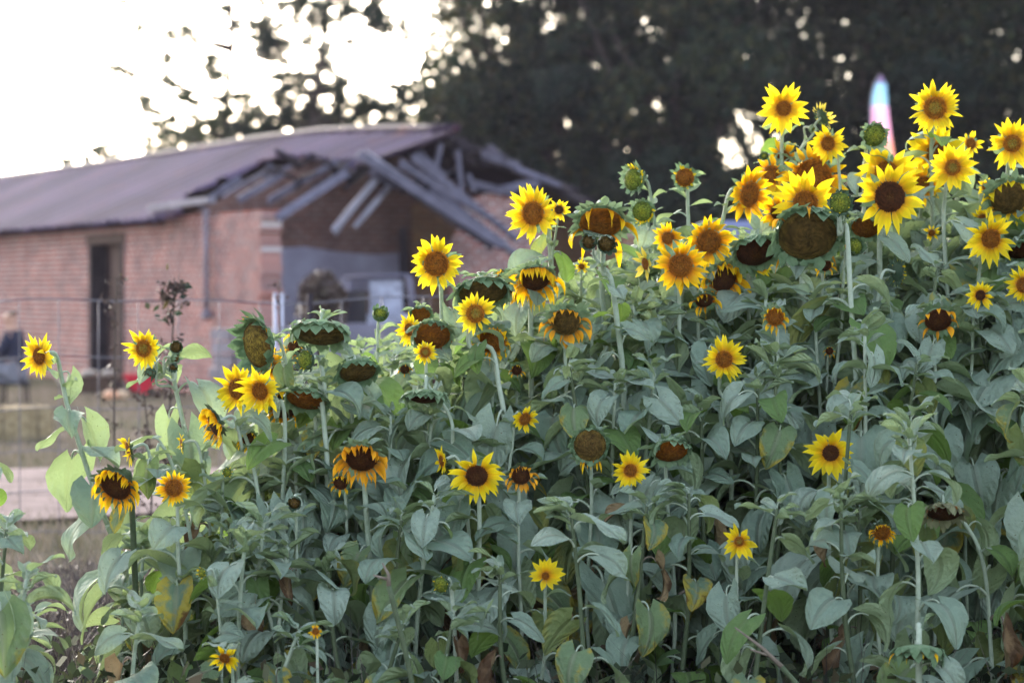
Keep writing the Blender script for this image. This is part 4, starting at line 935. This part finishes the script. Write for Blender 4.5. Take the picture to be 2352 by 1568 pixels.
SF(676, 795, 70, 'wilt', -40, 10, 'scrap of golden petals just left of the big nodding seed head', pm='gold', k=.35, behind=1)
SF(873, 722, 48, 'bud', 10, -30, 'closed pale green bud standing up before the parked vehicle', dr=.34, bm='bract', c='y', k=.1, lean=20)
SF(940, 757, 88, 'fresh', -42, 5, 'bright yellow sunflower turned left, half behind a brown seed head', n=22, k=.15, dr=.2)
SF(992, 772, 100, 'seed', 8, 28, 'brown seed head with withered strands hanging above a tiny yellow flower', c='b', dr=.42, n=7, pm='dry', wl=.6, bl=.9)
SF(977, 809, 60, 'fresh', 0, 0, 'tiny yellow sunflower with green heart below a brown seed head', c='g', n=22, dr=.24, k=-.1)
SF(966, 722, 54, 'seed', 5, 30, 'small brown seed head behind the bright left-facing sunflower', c='b', k=.3)
SF(975, 912, 92, 'seed', -8, 58, 'pale green capped nodding seed head seen from above its dark underside', c='d', dr=.46, k=-.05, st=[(1035, 960), (1040, 1060)], lean=0)
SF(1002, 606, 146, 'fresh', -6, 4, 'large ragged yellow sunflower with broad brown disc, highest left of centre', c='b', n=24, dr=.235, dp=.28, k=-.1, rt=.007)
SF(1110, 672, 124, 'seed', 12, 42, 'wide dark brown seed head with leafy green crown behind a smaller yellow flower', c='s', dr=.45, k=.05, rt=.008)
SF(1092, 720, 104, 'fresh', 12, -2, 'yellow sunflower with orange ring and green heart before a dark seed head', c='g', n=22, dr=.24, k=-.15, bm='bractdark', st=[(1128, 800), (1145, 880), (1160, 1000)], lean=-10, rt=.008)
SF(1130, 782, 104, 'wilt', 0, 22, 'orange fading flower behind a pale forked stem', pm='gold', k=.1, c='b', wl=.8, behind=1)
SF(1224, 490, 150, 'fresh', -28, 0, 'tall yellow sunflower with many narrow petals, its right edge touching a tiny flower', c='b', n=34, dr=.22, k=.2, rt=.009, lean=20,
   kids=[(1284, 482, 60, 'fresh', 10, 0, dict(n=15, c='d', dr=.2, drop=.2, dd=-.05))])
SF(1380, 512, 140, 'wilt', 0, 48, 'hanging brown-faced flower with a few long golden petals and leafy green crown', pm='gold', c='b', n=7, dr=.38, k=.1, wl=1.2, rt=.009)
SF(1393, 560, 46, 'bud', 5, 10, 'pair of round dark green buds at the top of one tall pale stem', dr=.42, c='s', bm='bractdark', k=-.25, st=[(1403, 640), (1420, 760), (1432, 900)], lean=5, rt=.009,
   kids=[(1353, 555, 42, 'bud', -20, 10, dict(dr=.40, bm='bractdark', c='s', drop=.12))])
SF(1455, 412, 88, 'half', -40, -5, 'half-open spiky sunflower with its yellow petals pointing up to the left', n=8, arc=(70, 200), k=.3, bl=1.1)
SF(1476, 486, 80, 'half', -15, 8, 'half-open green-centred flower with yellow petals only along its lower left', n=10, arc=(170, 320), k=.25, dr=.3)
SF(1573, 408, 72, 'half', -10, 0, 'spiky green bud opening with a ring of short yellow petals, alone on its stem', n=9, c='b', k=.3, bl=1.1, lean=10, rt=.007)
SF(1230, 640, 134, 'wilt', 8, 38, 'heavily drooping golden flower with long limp petals under the tall sunflower', pm='gold', n=30, wl=1.1, dp=1.8, k=.1, rt=.008, dr=.28)
SF(1190, 655, 100, 'wilt', -25, 20, 'ragged orange petals hanging just left of a limp golden flower', pm='gold', n=24, wl=1, k=.3, behind=1)
SF(1535, 547, 82, 'fresh', -8, 0, 'small deep yellow sunflower directly above a larger orange-tinged one', c='b', n=18, dr=.21, k=.1, pm='gold')
SF(1563, 610, 138, 'fresh', -2, 2, 'deep orange-yellow sunflower with brown disc below a small one', pm='gold', c='b', n=24, dr=.24, k=-.05, rt=.007)
SF(1628, 556, 140, 'fresh', 14, 14, 'gold sunflower with loose petals falling across its disc, right of two others', pm='gold', c='b', n=26, dr=.25, dp=.55, k=.1)
SF(1662, 640, 110, 'wilt', 20, 22, 'limp dark gold petals hanging behind the pair of orange-tinged sunflowers', pm='gold', n=30, wl=1.1, k=.25, behind=1)
SF(1482, 606, 84, 'fresh', -58, 8, 'small greenish yellow flower turned sideways among leaves', n=14, pm='pale', k=.2, dr=.2)
SF(1336, 612, 36, 'fresh', 0, 0, 'tiny yellow flower just below the two round buds', n=14, k=.5)
SF(1736, 578, 104, 'seed', 8, 32, 'dark black-brown seed head with green cap, right of the falling-petal sunflower', c='d', dr=.44, k=.1)
SF(1300, 740, 94, 'wilt', 0, 30, 'round fading flower with light green crown, brown strands and orange petals below', c='s', dr=.40, n=18, pm='wilt', wl=.8, k=0, bl=1.3)
SF(1618, 690, 70, 'wilt', 10, 40, 'small orange petals hanging below a dark seed head among leaves', n=10, pm='gold', k=.2, c='d')
SF(1722, 447, 150, 'fresh', 42, 12, 'golden sunflower turned away to the right showing its long oval disc', pm='gold', c='b', dr=.24, n=26, k=.2, dp=.2)
SF(1855, 540, 150, 'seed', 0, 22, 'giant flat brown seed head ringed by green bracts below a bright sunflower', c='s', dr=.45, k=-.1, n=5, rt=.01, bl=1.0, dome=.2)
SF(1850, 466, 170, 'fresh', -4, 4, 'bright sunflower with rust disc sitting just above the giant seed head', c='b', n=24, dr=.20, k=.12, rt=.007)
SF(1868, 408, 182, 'fresh', 4, 10, 'broad golden sunflower with large dark disc behind and above a bright one', pm='gold', c='b', n=30, dr=.28, k=.4, rt=.009)
SF(1800, 249, 126, 'fresh', -3, 2, 'yellow sunflower with small brown disc, topmost of the left cluster against the dark wood', c='b', n=22, dr=.17, k=.2, lean=10, rt=.007,
   kids=[(1890, 268, 82, 'fresh', 118, -30, dict(pm='pale', n=18, dr=.24, drop=.22, bm='bractdark', dd=.1)), (1866, 296, 34, 'bud', 40, 20, dict(drop=.2, dd=.1))])
SF(1902, 330, 102, 'fresh', -30, 4, 'yellow sunflower with narrow brown disc just right of the top left one', c='b', n=22, dr=.2, k=.15)
SF(1800, 362, 90, 'fresh', -25, 10, 'small orange flower half hidden between the upper sunflowers and bright sky gap', pm='gold', n=14, k=.5, behind=1, wl=.7)
SF(1756, 358, 34, 'bud', -30, 0, 'small dark bud against the bright gap in the trees', k=.4, bm='bractdark', lean=40)
SF(2008, 311, 64, 'half', 10, 15, 'round green bud with a yellow streak standing in front of the banner', n=5, dr=.40, k=.1, lean=5, bl=.8, bm='bract', rt=.007)
SF(1930, 466, 62, 'half', -6, 0, 'round dark bud with bright yellow centre on the tallest pale stem', n=6, arc=(0, 360), dr=.38, k=-.35, bm='bractdark', bl=.7, st=[(1944, 520), (1955, 700), (1972, 950), (1985, 1150)], lean=5, rt=.0085,
   kids=[(1946, 494, 22, 'bud', 30, 30, dict(bm='bractdark', drop=.05))])
SF(2148, 248, 132, 'fresh', -4, 0, 'tall round sunflower with green heart and brown ring, highest on the right', c='g', n=30, dr=.235, k=.05, rt=.007, lean=20)
SF(2044, 452, 184, 'fresh', 4, 4, 'largest sunflower, broad dark brown disc, below the banner', c='d', n=24, dr=.23, k=-.05, dp=.2, rt=.009)
SF(2036, 398, 165, 'fresh', 0, 2, 'wide golden sunflower mostly hidden behind the largest one', pm='petal', c='b', n=20, dr=.2, k=.3, behind=1)
SF(2188, 385, 132, 'fresh', 3, 2, 'yellow sunflower with green-brown disc in front of a golden one, upper right', c='g', n=24, dr=.17, k=.0, rt=.007)
SF(2152, 352, 160, 'fresh', -5, 8, 'golden sunflower peeping out above and left of an upper right flower', pm='petal', n=24, k=.35, behind=1, dr=.18)
SF(2120, 425, 110, 'fresh', -5, 12, 'golden petals between the largest sunflower and its right neighbour', pm='gold', n=22, k=.45, behind=1)
SF(2325, 330, 130, 'fresh', -3, 0, 'yellow sunflower with small green-brown disc near the right edge, high up', c='g', n=28, dr=.19, k=.1, rt=.007)
SF(2318, 455, 128, 'wilt', 4, 34, 'broad olive brown disc with yellow petals left, under the high right-edge flower', pm='petal', c='s', n=18, dr=.37, k=.2, wl=.6, dp=.7)
SF(2276, 548, 136, 'fresh', 8, 8, 'sunflower with rust brown disc half covered by a heart-shaped leaf', c='b', n=28, dr=.2, k=.1, dp=.25)
SF(2352, 655, 100, 'fresh', -30, 3, 'pale yellow sunflower cut off by the right edge', n=26, k=.05)
SF(2346, 575, 78, 'seed', 10, 40, 'dark seed head at the right edge behind yellow petals', c='d', k=.3)
SF(2252, 678, 76, 'fresh', 6, 6, 'small yellow sunflower with a green bract over its dark centre, right side', c='d', n=22, dr=.19, k=0, bm='bractdark')
SF(2155, 735, 88, 'wilt', -3, 34, 'brown seed face with curled orange petals under a green crown, right side', c='d', n=9, dr=.38, pm='wilt', wl=.9, k=0)
SF(1780, 728, 74, 'wilt', -12, 10, 'small narrow fading flower with orange petals, alone among grey leaves', c='b', n=12, pm='gold', wl=.9, dr=.3)
SF(1663, 825, 112, 'fresh', 3, 0, 'clear yellow sunflower with neat brown disc alone in the middle of the leaves', c='b', n=30, dr=.21, st=[(1668, 930), (1680, 1100)], lean=5, rt=.007)
SF(1908, 1040, 128, 'fresh', -4, 6, 'yellow sunflower with dark disc and curled upper petals beside the tallest stem', c='d', n=20, dr=.18, dp=.2, rt=.006)
SF(1355, 1022, 104, 'seed', -4, 10, 'round brown seed face with green fringe, one petal across it and orange ones below', c='s', n=7, dr=.36, arc=(235, 305), pm='gold', wl=1.1, bl=.8)
SF(1448, 1080, 96, 'fresh', -3, 0, 'small neat yellow sunflower right of the fringed seed face', c='b', n=24, dr=.19)
SF(1541, 1036, 92, 'seed', 5, 34, 'brown nodding seed head with a single upright leaf on its crown', c='b', dr=.42)
SF(1095, 1092, 138, 'fresh', -3, 16, 'nodding yellow sunflower with very dark disc, low in the centre', c='d', n=26, dr=.22, dp=.45, rt=.007, k=-.05)
SF(1197, 1092, 70, 'wilt', 5, 18, 'small orange withering flower right of the nodding dark-eyed sunflower', c='d', n=18, pm='wilt', wl=.9, dr=.34, bm='bractdark')
SF(830, 1052, 110, 'wilt', -3, 34, 'large withering flower, rusty petals hanging round a dark face, left of centre', c='d', n=30, pm='wilt', wl=.85, dr=.37, bl=.8, rt=.008)
SF(1014, 1058, 74, 'fresh', -62, 8, 'small yellow flower turned sideways beside the nodding dark-eyed sunflower', n=18, bm='bractdark', dr=.2, k=.05)
SF(1206, 962, 78, 'fresh', 30, 14, 'yellow flower sticking out below a large grey leaf in the centre', n=14, bm='bractdark', dp=.3, k=.1)
SF(1698, 1243, 92, 'fresh', 0, 0, 'small star-like yellow flower with green heart, lower right of centre', c='g', n=15, dr=.15, rt=.005)
SF(1253, 1322, 96, 'fresh', 0, 0, 'small star-like yellow flower with spaced narrow petals, lower centre', c='b', n=16, dr=.11, rt=.005)
SF(2026, 1222, 72, 'wilt', 0, 14, 'small orange drooping flower under an arched leaf stalk, lower right', c='b', n=20, pm='gold', wl=.8, dr=.28, bm='bractdark')
SF(2168, 1178, 92, 'seed', -8, 44, 'dried purplish seed head with spiky pale bracts, lower right', c='d', n=14, pm='dry', wl=.5, dr=.42, bm='bractdry', bl=1.3, st=[(2215, 1200), (2260, 1300)], lean=20)
SF(516, 1511, 84, 'fresh', -12, 22, 'small yellow sunflower with few ragged petals near the bottom left', c='b', n=14, dr=.18, dp=.3, rt=.005)
SF(725, 1449, 38, 'fresh', 0, 0, 'tiny yellow flower near the bottom, left of centre', n=16, dr=.25, rt=.004, pm='gold')
SF(464, 1315, 38, 'half', -35, 0, 'tiny half-open yellow flower in front of big leaves, lower left', n=12, rt=.004)
SF(1013, 1342, 54, 'half', -25, 5, 'green bud with a yellow tip over two broad leaves, lower centre', n=5, bm='bractdark', dr=.34, rt=.006, bl=.8)
SF(2110, 1500, 120, 'seed', -10, 72, 'drooping head seen from its pale green back at the bottom right', c='s', n=5, pm='gold', dr=.42, bl=1.1, rt=.009)
SF(676, 1154, 40, 'bud', 0, 15, 'small closed green bud among leaves, left of centre', bm='bractdark', c='s', dr=.36)
SF(416, 1018, 56, 'fresh', -70, 0, 'thin slip of yellow petals seen edge-on beside a tall stem, left', n=14, k=.2)
SF(572, 1008, 56, 'wilt', -10, 15, 'orange petals low behind leaves left of centre', pm='gold', n=12, k=.3, behind=1)
SF(782, 1108, 56, 'wilt', -10, 12, 'dark-centred orange flower tucked below the large withering one', pm='gold', c='d', n=12, k=.2)
SF(522, 1085, 34, 'half', 20, 0, 'tiny side view of an orange yellow flower among leaves, left', n=8, k=.2)
SF(930, 848, 36, 'wilt', 0, 10, 'small scrap of orange petals left of the pale-capped seed head', pm='gold', n=7, k=.3)
SF(1187, 850, 40, 'wilt', 0, 10, 'small yellow scrap of a flower between stems in the centre', pm='gold', n=8, k=.35)
SF(2062, 625, 66, 'fresh', 118, 0, 'flower seen from its dark green back with a thin yellow edge, right side', n=22, bm='bractdark', dr=.36, k=.25)
SF(1988, 522, 76, 'seed', -10, 28, 'brown seed head partly under the petals of the largest sunflower', c='b', k=.2)
SF(1962, 566, 56, 'bud', 15, -10, 'pale fuzzy green bud right of the giant seed head', c='y', dr=.36, k=.1)
SF(2258, 505, 70, 'fresh', 0, 0, 'yellow petals rising just behind the leaf-covered sunflower', n=16, k=.4, behind=1)
SF(2140, 535, 42, 'fresh', 0, 10, 'small yellow flower between leaves right of the largest sunflower', n=12, k=.4)
SF(1895, 608, 50, 'wilt', 0, 10, 'orange petals hanging at the right side of the giant seed head', pm='gold', n=9, k=.25)
SF(1750, 612, 60, 'fresh', 30, 5, 'yellow petals showing right below the black-brown seed head', n=18, k=.35, behind=1)
SF(1905, 806, 30, 'wilt', 0, 0, 'tiny orange bloom deep among grey leaves left of the tallest stem', pm='gold', n=8, k=.3)
SF(1772, 400, 110, 'fresh', -35, 8, 'golden petals between the away-turned sunflower and the broad golden one', pm='gold', n=16, k=.45, wl=.8, behind=1)
SF(1788, 488, 100, 'fresh', -20, 18, 'orange petals with dark centre left of the rust-disc sunflower', pm='gold', n=18, k=.35, wl=.8, c='d', behind=1)
SF(2230, 330, 70, 'fresh', 20, 0, 'yellow petals showing at the right of the golden upper right sunflower', n=14, k=.5, behind=1)
SF(2265, 430, 50, 'fresh', 10, 0, 'small yellow flower between two tall stems near the right edge', n=14, k=.5)
SF(1155, 640, 60, 'wilt', -30, 15, 'small ragged orange head beside the wide dark brown seed head', pm='gold', n=14, k=.4, behind=1)

# leaves go on once every face is known
for (plant, loc, pts, rr, o, D) in PENDING:
    leaves_along(plant, loc, pts, rr, smax=.165 if D > 60 else .13, first=.02, start=.05)

# ---- leafy plants of the rows
def canopy(px): return float(np.interp(px, [-100, 0, 120, 250, 400, 520, 650, 780, 900, 1050, 1200, 1350, 1500, 1700, 1900, 2100, 2352, 2500], [1120, 1150, 1280, 1200, 1080, 970, 870, 810, 760, 720, 640, 590, 560, 550, 520, 470, 430, 400]))
LM = [(735, 765, 'the big nodding seed head beside the white posts'), (597, 898, 'the pair of overlapping yellow sunflowers'), (830, 1055, 'the large withering rusty flower'), (975, 912, 'the pale green capped seed head'), (1002, 606, 'the large ragged sunflower highest left of centre'), (1095, 1092, 'the nodding very dark-eyed sunflower'), (1253, 1322, 'the lowest star-like yellow flower'), (1224, 490, 'the tall many-petalled sunflower'), (1300, 742, 'the round fading flower with brown strands'), (1393, 560, 'the two round dark buds'), (1448, 1080, 'the small neat sunflower by the fringed seed face'), (1563, 610, 'the deep orange-yellow sunflower'), (1541, 1036, 'the brown seed head with one upright leaf'), (1663, 825, 'the clear yellow sunflower alone among leaves'), (1698, 1243, 'the green-hearted star-like flower'), (1855, 540, 'the giant flat seed head'), (1780, 728, 'the small narrow fading flower'), (1908, 1040, 'the yellow sunflower beside the tallest stem'), (2044, 452, 'the largest sunflower'), (2026, 1222, 'the small orange flower under an arched stalk'), (2155, 737, 'the brown seed face with curled petals'), (2188, 385, 'the upper right sunflower before the golden one'), (2252, 678, 'the small dark-centred sunflower on the right'), (2168, 1178, 'the dried purplish seed head'), (2325, 330, 'the high sunflower near the right edge'), (1360, 1022, 'the fringed round seed face'), (1206, 962, 'the yellow flower below a large grey leaf')]
def where(px, py, d):
    b = min(LM, key=lambda q: abs(q[0]-px)+.35*abs(q[1]-py)); dx = px-b[0]
    side = 'left of' if dx < -22 else 'right of' if dx > 22 else ('behind' if d > dd_(b[1]) else 'in front of'); rank = 'tall' if py < b[1]+60 else 'mid-height' if py < b[1]+330 else 'low'
    row = 'rearmost' if d > 9.4 else 'back-row' if d > 8.5 else 'middle-row' if d > 7.7 else 'front-row'; return '%s %s flowerless plant %s %s' % (rank, row, side, b[2])
rr = random.Random(77); nf = 0
def filler(px, py, d, **o):
    global nf
    nf += 1; r = random.Random(nf*31+5)
    for _ in range(8):
        if any(d < h_[3] and abs(px-h_[0]) < h_[2]*.7+8 and h_[1] > py-20 for h_ in HEADS): px += 22
    top = P(px, py, d)
    for _ in range(5):
        if blocked(top, .16, d): py += 45; top = P(px, py, d)
    if top.z < .3: return
    base = Vector((top.x+r.uniform(-.12, .12), top.y+r.uniform(-.08, .12), 0)); loc = base.copy()
    lab = o.get('label') or where(px, py, d)
    t = empty('sunflower_plant', loc, lab, 'sunflower plant', 'flowerless sunflower plants in the rows')
    pts = cr_spline([top, top.lerp(base, .35)+Vector((r.uniform(-.03, .03), 0, 0)), top.lerp(base, .7)+Vector((r.uniform(-.02, .02), 0, 0)), base-Vector((0, 0, .02))], 6)
    n_ = len(pts); mb = MB(); mb.tube([p-loc for p in pts], [.005+.006*i/n_ for i in range(n_)], 7); mb.build('stem', M['stem' if r.random() < (.2 if (d < 8 and px > 1050) else .55) else 'stemdark'], t)
    for k in range(7): add_leaf(t, loc, 'up', top-Vector((0, 0, .010*k-.012)), r.uniform(0, 6.28), .085*r.uniform(.7, 1.3), r, force=(k < 4))
    leaves_along(t, loc, pts, r, smax=.145 if (d < 8 and px > 1050) else .175, first=.03, start=.09, dens=o.get('dens', 1.15))
for row, (d, n, off, jit) in enumerate([(9.7, 22, 6, 40), (9.2, 22, 10, 50), (8.75, 22, 40, 70), (8.3, 21, 110, 90), (7.9, 20, 210, 110), (7.5, 19, 380, 140), (7.15, 17, 560, 160)]):
    for i in range(n):
        px = 400+(2480-400)*(i+rr.uniform(.1, .9))/n if row > 0 else 560+(2480-560)*(i+rr.uniform(.1, .9))/n
        py = canopy(px)+off+rr.uniform(-.2, 1)*jit
        if py > 1480 or (row >= 4 and px > 1050 and rr.random() < .5): continue
        filler(px, py, d)
for (px, py, d, lab) in [(-35, 1010, 7.6, 'leafy plant leaning in from the left edge, its upper leaves beside the track'), (15, 1215, 7.3, 'leafy plant with a glossy green leaf low at the left edge'), (60, 1330, 7.0, 'leafy plant with a large yellowing leaf in the bottom left corner'), (330, 1240, 7.9, 'leafy plant just right of the leaning stem on the left')]:
    filler(px, py, d, label=lab)
for q in list(bpy.data.objects):
    if q.get('label', '').startswith('leafy plant with a large yellowing leaf'):
        r = random.Random(3)
        for az_, sz in ((-1.2, .19), (-.4, .18), (-2.4, .15)): add_leaf(q, q.location.copy(), 'yel' if az_ != -.4 else 'big', q.location+Vector((0, 0, .62)), az_, sz, r, force=True)
for k in range(16):
    px = -20+k*44+rr.uniform(-20, 20); py = max(canopy(px)+120, 1180)+rr.uniform(0, 180)
    if not 80 < px < 250: filler(px, py, rr.uniform(7.1, 8.2), label=('low','mid-height')[k % 2]+' broad-leaved flowerless plant at the bottom left, '+['left of', 'right of', 'in front of', 'behind'][k//4]+' '+['the drooping black-disc sunflower', 'the golden yellow sunflower', 'the tiny half-open flower', 'the ragged yellow sunflower'][k % 4])
# broken dry stalks
for i, (a, b, tp, lab) in enumerate([((952, 1600), (893, 1345), (878, 1292), 'bare snapped stalk with a split brown tip, bottom centre left'), ((1870, 1640), (1795, 1530), (1688, 1440), 'bare slanting cut stalk at the bottom, right of centre'), ((1405, 1600), (1408, 1480), (400, 1420), 'x')]):
    if i == 2: continue
    d = 6.9; A = P(*a, d); B = P(*b, d); T_ = P(*tp, d); g0 = A+(A-B).normalized()*.2; g0.z = -.01
    t = empty('broken_stalk', (g0.x, g0.y, 0), lab, 'broken stalk'); l0 = Vector((g0.x, g0.y, 0))
    mb = MB(); mb.tube([q-l0 for q in cr_spline([g0, A, B])], .0075, 8); mb.build('stalk', M['stemdark'], t)
    mb = MB(); mb.tube([q-l0 for q in (B, B.lerp(T_, .5)+Vector((.008, 0, 0)), T_)], [.0075, .005, .002], 6); mb.tube([B.lerp(T_, .3)-l0, B.lerp(T_, .4)-l0+Vector((-.035, 0, .004))], [.005, .002], 5); mb.build('split_tip', M['stemdry'], t)
# tall dead weeds by the fence
for i, (px, pyt, d, lab, gr) in enumerate([(268, 640, 12.2, 'tall dead brown weed in front of the barn door', 0), (402, 655, 11.5, 'tall dead weed topped with a few green leaves before the brick wall', 1), (640, 645, 13.5, 'thin dead weed poking up between the white posts', 0), (330, 900, 11.8, 'short dead brown weed beside the track', 0)]):
    rr = random.Random(50+i); top = P(px, pyt, d); base = Vector((top.x+rr.uniform(-.05, .05), d, 0)); t = empty('dead_weed', base, lab, 'weed')
    pts = cr_spline([top-base, Vector((rr.uniform(-.03, .03), 0, top.z*.6)), Vector((0, 0, 0))], 8); mb = MB(); mb.tube(pts, [.003+.004*k/len(pts) for k in range(len(pts))], 6); cen = []
    for k in range(26 if i != 1 else 60):
        p = pts[rr.randrange(0, len(pts)-3)]; q = p+Vector((rr.uniform(-1, 1)*.13, rr.uniform(-1, 1)*.1, rr.uniform(.02, .14)))*(.5+.5*(top.z-p.z)/top.z); q.z = min(q.z, top.z)
        mb.tube([p, p.lerp(q, .5)+Vector((0, 0, .01)), q], [.0022, .0018, .001], 4)
        for m_ in range((5, 9, 1, 5)[i]): cen.append(tuple(p.lerp(q, rr.uniform(.5, 1.1))+Vector((rr.gauss(0, .012), rr.gauss(0, .012), rr.gauss(0, .012)))))
    mb.build('stem', M['bark'], t); rng = np.random.default_rng(i)
    rawquads('dry_leaves', leafquads(rng, np.array(cen), .014), 4, M['deadleaf'], t, tints(rng, len(cen), 4))
    if gr:
        cc = np.array([tuple(top-base+Vector((rr.gauss(-.02, .045), rr.gauss(0, .03), rr.gauss(-.05, .05)))) for _ in range(16)]); rawquads('green_leaves', leafquads(rng, cc, .024), 4, M['darkleaf'], t, tints(rng, 16, 4))
# grass, dry weeds, undergrowth: nobody could count these
def blades(rng, pts, h, wd, lean=.4):
    n = len(pts); p = np.array(pts); a = rng.random(n)*6.283; hh = h*(.5+rng.random(n)); d = np.stack([np.cos(a)*lean*hh*rng.random(n), np.sin(a)*lean*hh*rng.random(n), hh], 1); s = np.stack([-np.sin(a), np.cos(a), 0*a], 1)*wd
    v = np.empty((n, 4, 3)); v[:, 0] = p-s; v[:, 1] = p+s; v[:, 2] = p+d*.6+s*.7; v[:, 3] = p+d+s*.1; return v.reshape(-1, 3)
rng = np.random.default_rng(5)
grassm = tree_leaf_mat('dry_grass_blades', [(0, (.09, .09, .05)), (.35, (.15, .13, .09)), (.8, (.22, .18, .15)), (1, (.2, .16, .14))], .2)
n = 60000; yy = 9.5+rng.random(n)**1.3*32; xx = (-.215+rng.random(n)*.30)*yy
k = ~((yy > 16.6) & (yy < 21.0) & (rng.random(n) > .22)); xx, yy = xx[k], yy[k]; n = len(xx)
tag(rawquads('grass', blades(rng, np.stack([xx, yy, np.zeros(n)], 1), .07, .006), 4, grassm, None, tints(rng, n, 4)), 'dry short grass around the track and before the building', 'grass', kind='stuff')
weedm = tree_leaf_mat('dry_weed_blades', [(0, (.03, .025, .028)), (.5, (.085, .068, .066)), (.9, (.20, .165, .14)), (1, (.12, .15, .07))], .15)
n = 4500; yy = 9.3+rng.random(n)**1.3*2.6; xx = -1.95+rng.random(n)*1.9+(yy-9)*-.06
tag(rawquads('dry_weeds', blades(rng, np.stack([xx, yy, np.zeros(n)], 1), .30, .003, 1.9), 4, weedm, None, tints(rng, n, 4)), 'matted dark brown dry weeds beyond the left end of the rows', 'weeds', kind='stuff')
underm = tree_leaf_mat('undergrowth', [(0, (.025, .035, .02)), (.5, (.06, .085, .045)), (.85, (.09, .10, .05)), (1, (.10, .07, .045))], .25)
n = 26000; yy = 6.6+rng.random(n)*4.2; xx = -1.9+rng.random(n)*4.6; xx = np.where(xx > (yy*.22), xx*.9, xx); cen = np.stack([xx, yy, .03+rng.random(n)**1.6*.42], 1); kk = xx > -.2*yy+.2*(yy-7); cen = cen[kk]
ca = leafquads(rng, cen, .028)
n2 = 26000; y2 = 9.2+rng.random(n2)**1.2*3.6; x2 = -2.1+rng.random(n2)*2.1+(y2-9)*-.06
tag(rawquads('dry_brush', leafquads(rng, np.stack([x2, y2, rng.random(n2)**1.5*(.34-.05*(y2-9.2))], 1), .013), 4, weedm, None, tints(rng, n2, 4)), 'tangled brown dry brush beyond the left end of the rows', 'brush', kind='stuff')
tag(rawquads('undergrowth', ca, 4, underm, None, tints(rng, len(cen), 4)), 'low dark leafy undergrowth between the sunflower stems', 'undergrowth', kind='stuff')
n = 3500; yy = 6.8+rng.random(n)*4; xx = -1.7+rng.random(n)*4.5
tag(rawquads('dry_stalks', blades(rng, np.stack([xx, yy, np.zeros(n)], 1), .42, .003, 1.3), 4, weedm, None, tints(rng, n, 4)), 'dry thin stalks standing among the sunflower stems', 'weeds', kind='stuff')
hz_m, t2, o2 = newmat('haze'); pv = t2.nodes.new('ShaderNodeVolumePrincipled'); pv.inputs['Color'].default_value = (.80, .78, .98, 1); pv.inputs['Density'].default_value = .0002  # lavender volume added in place of lens glare, lifting the far darks
pv.inputs['Anisotropy'].default_value = .2; t2.links.new(pv.outputs[0], o2.inputs['Volume'])
g = MB(); g.box((0, 220, 8), (402, 283, 9.2)); tag(g.build('haze', hz_m, None, False), 'thin pale haze added over the whole field to lift the dark tones', 'haze', kind='stuff')
print('LEAVES', NLEAF[0], 'OBJECTS', len(bpy.data.objects))
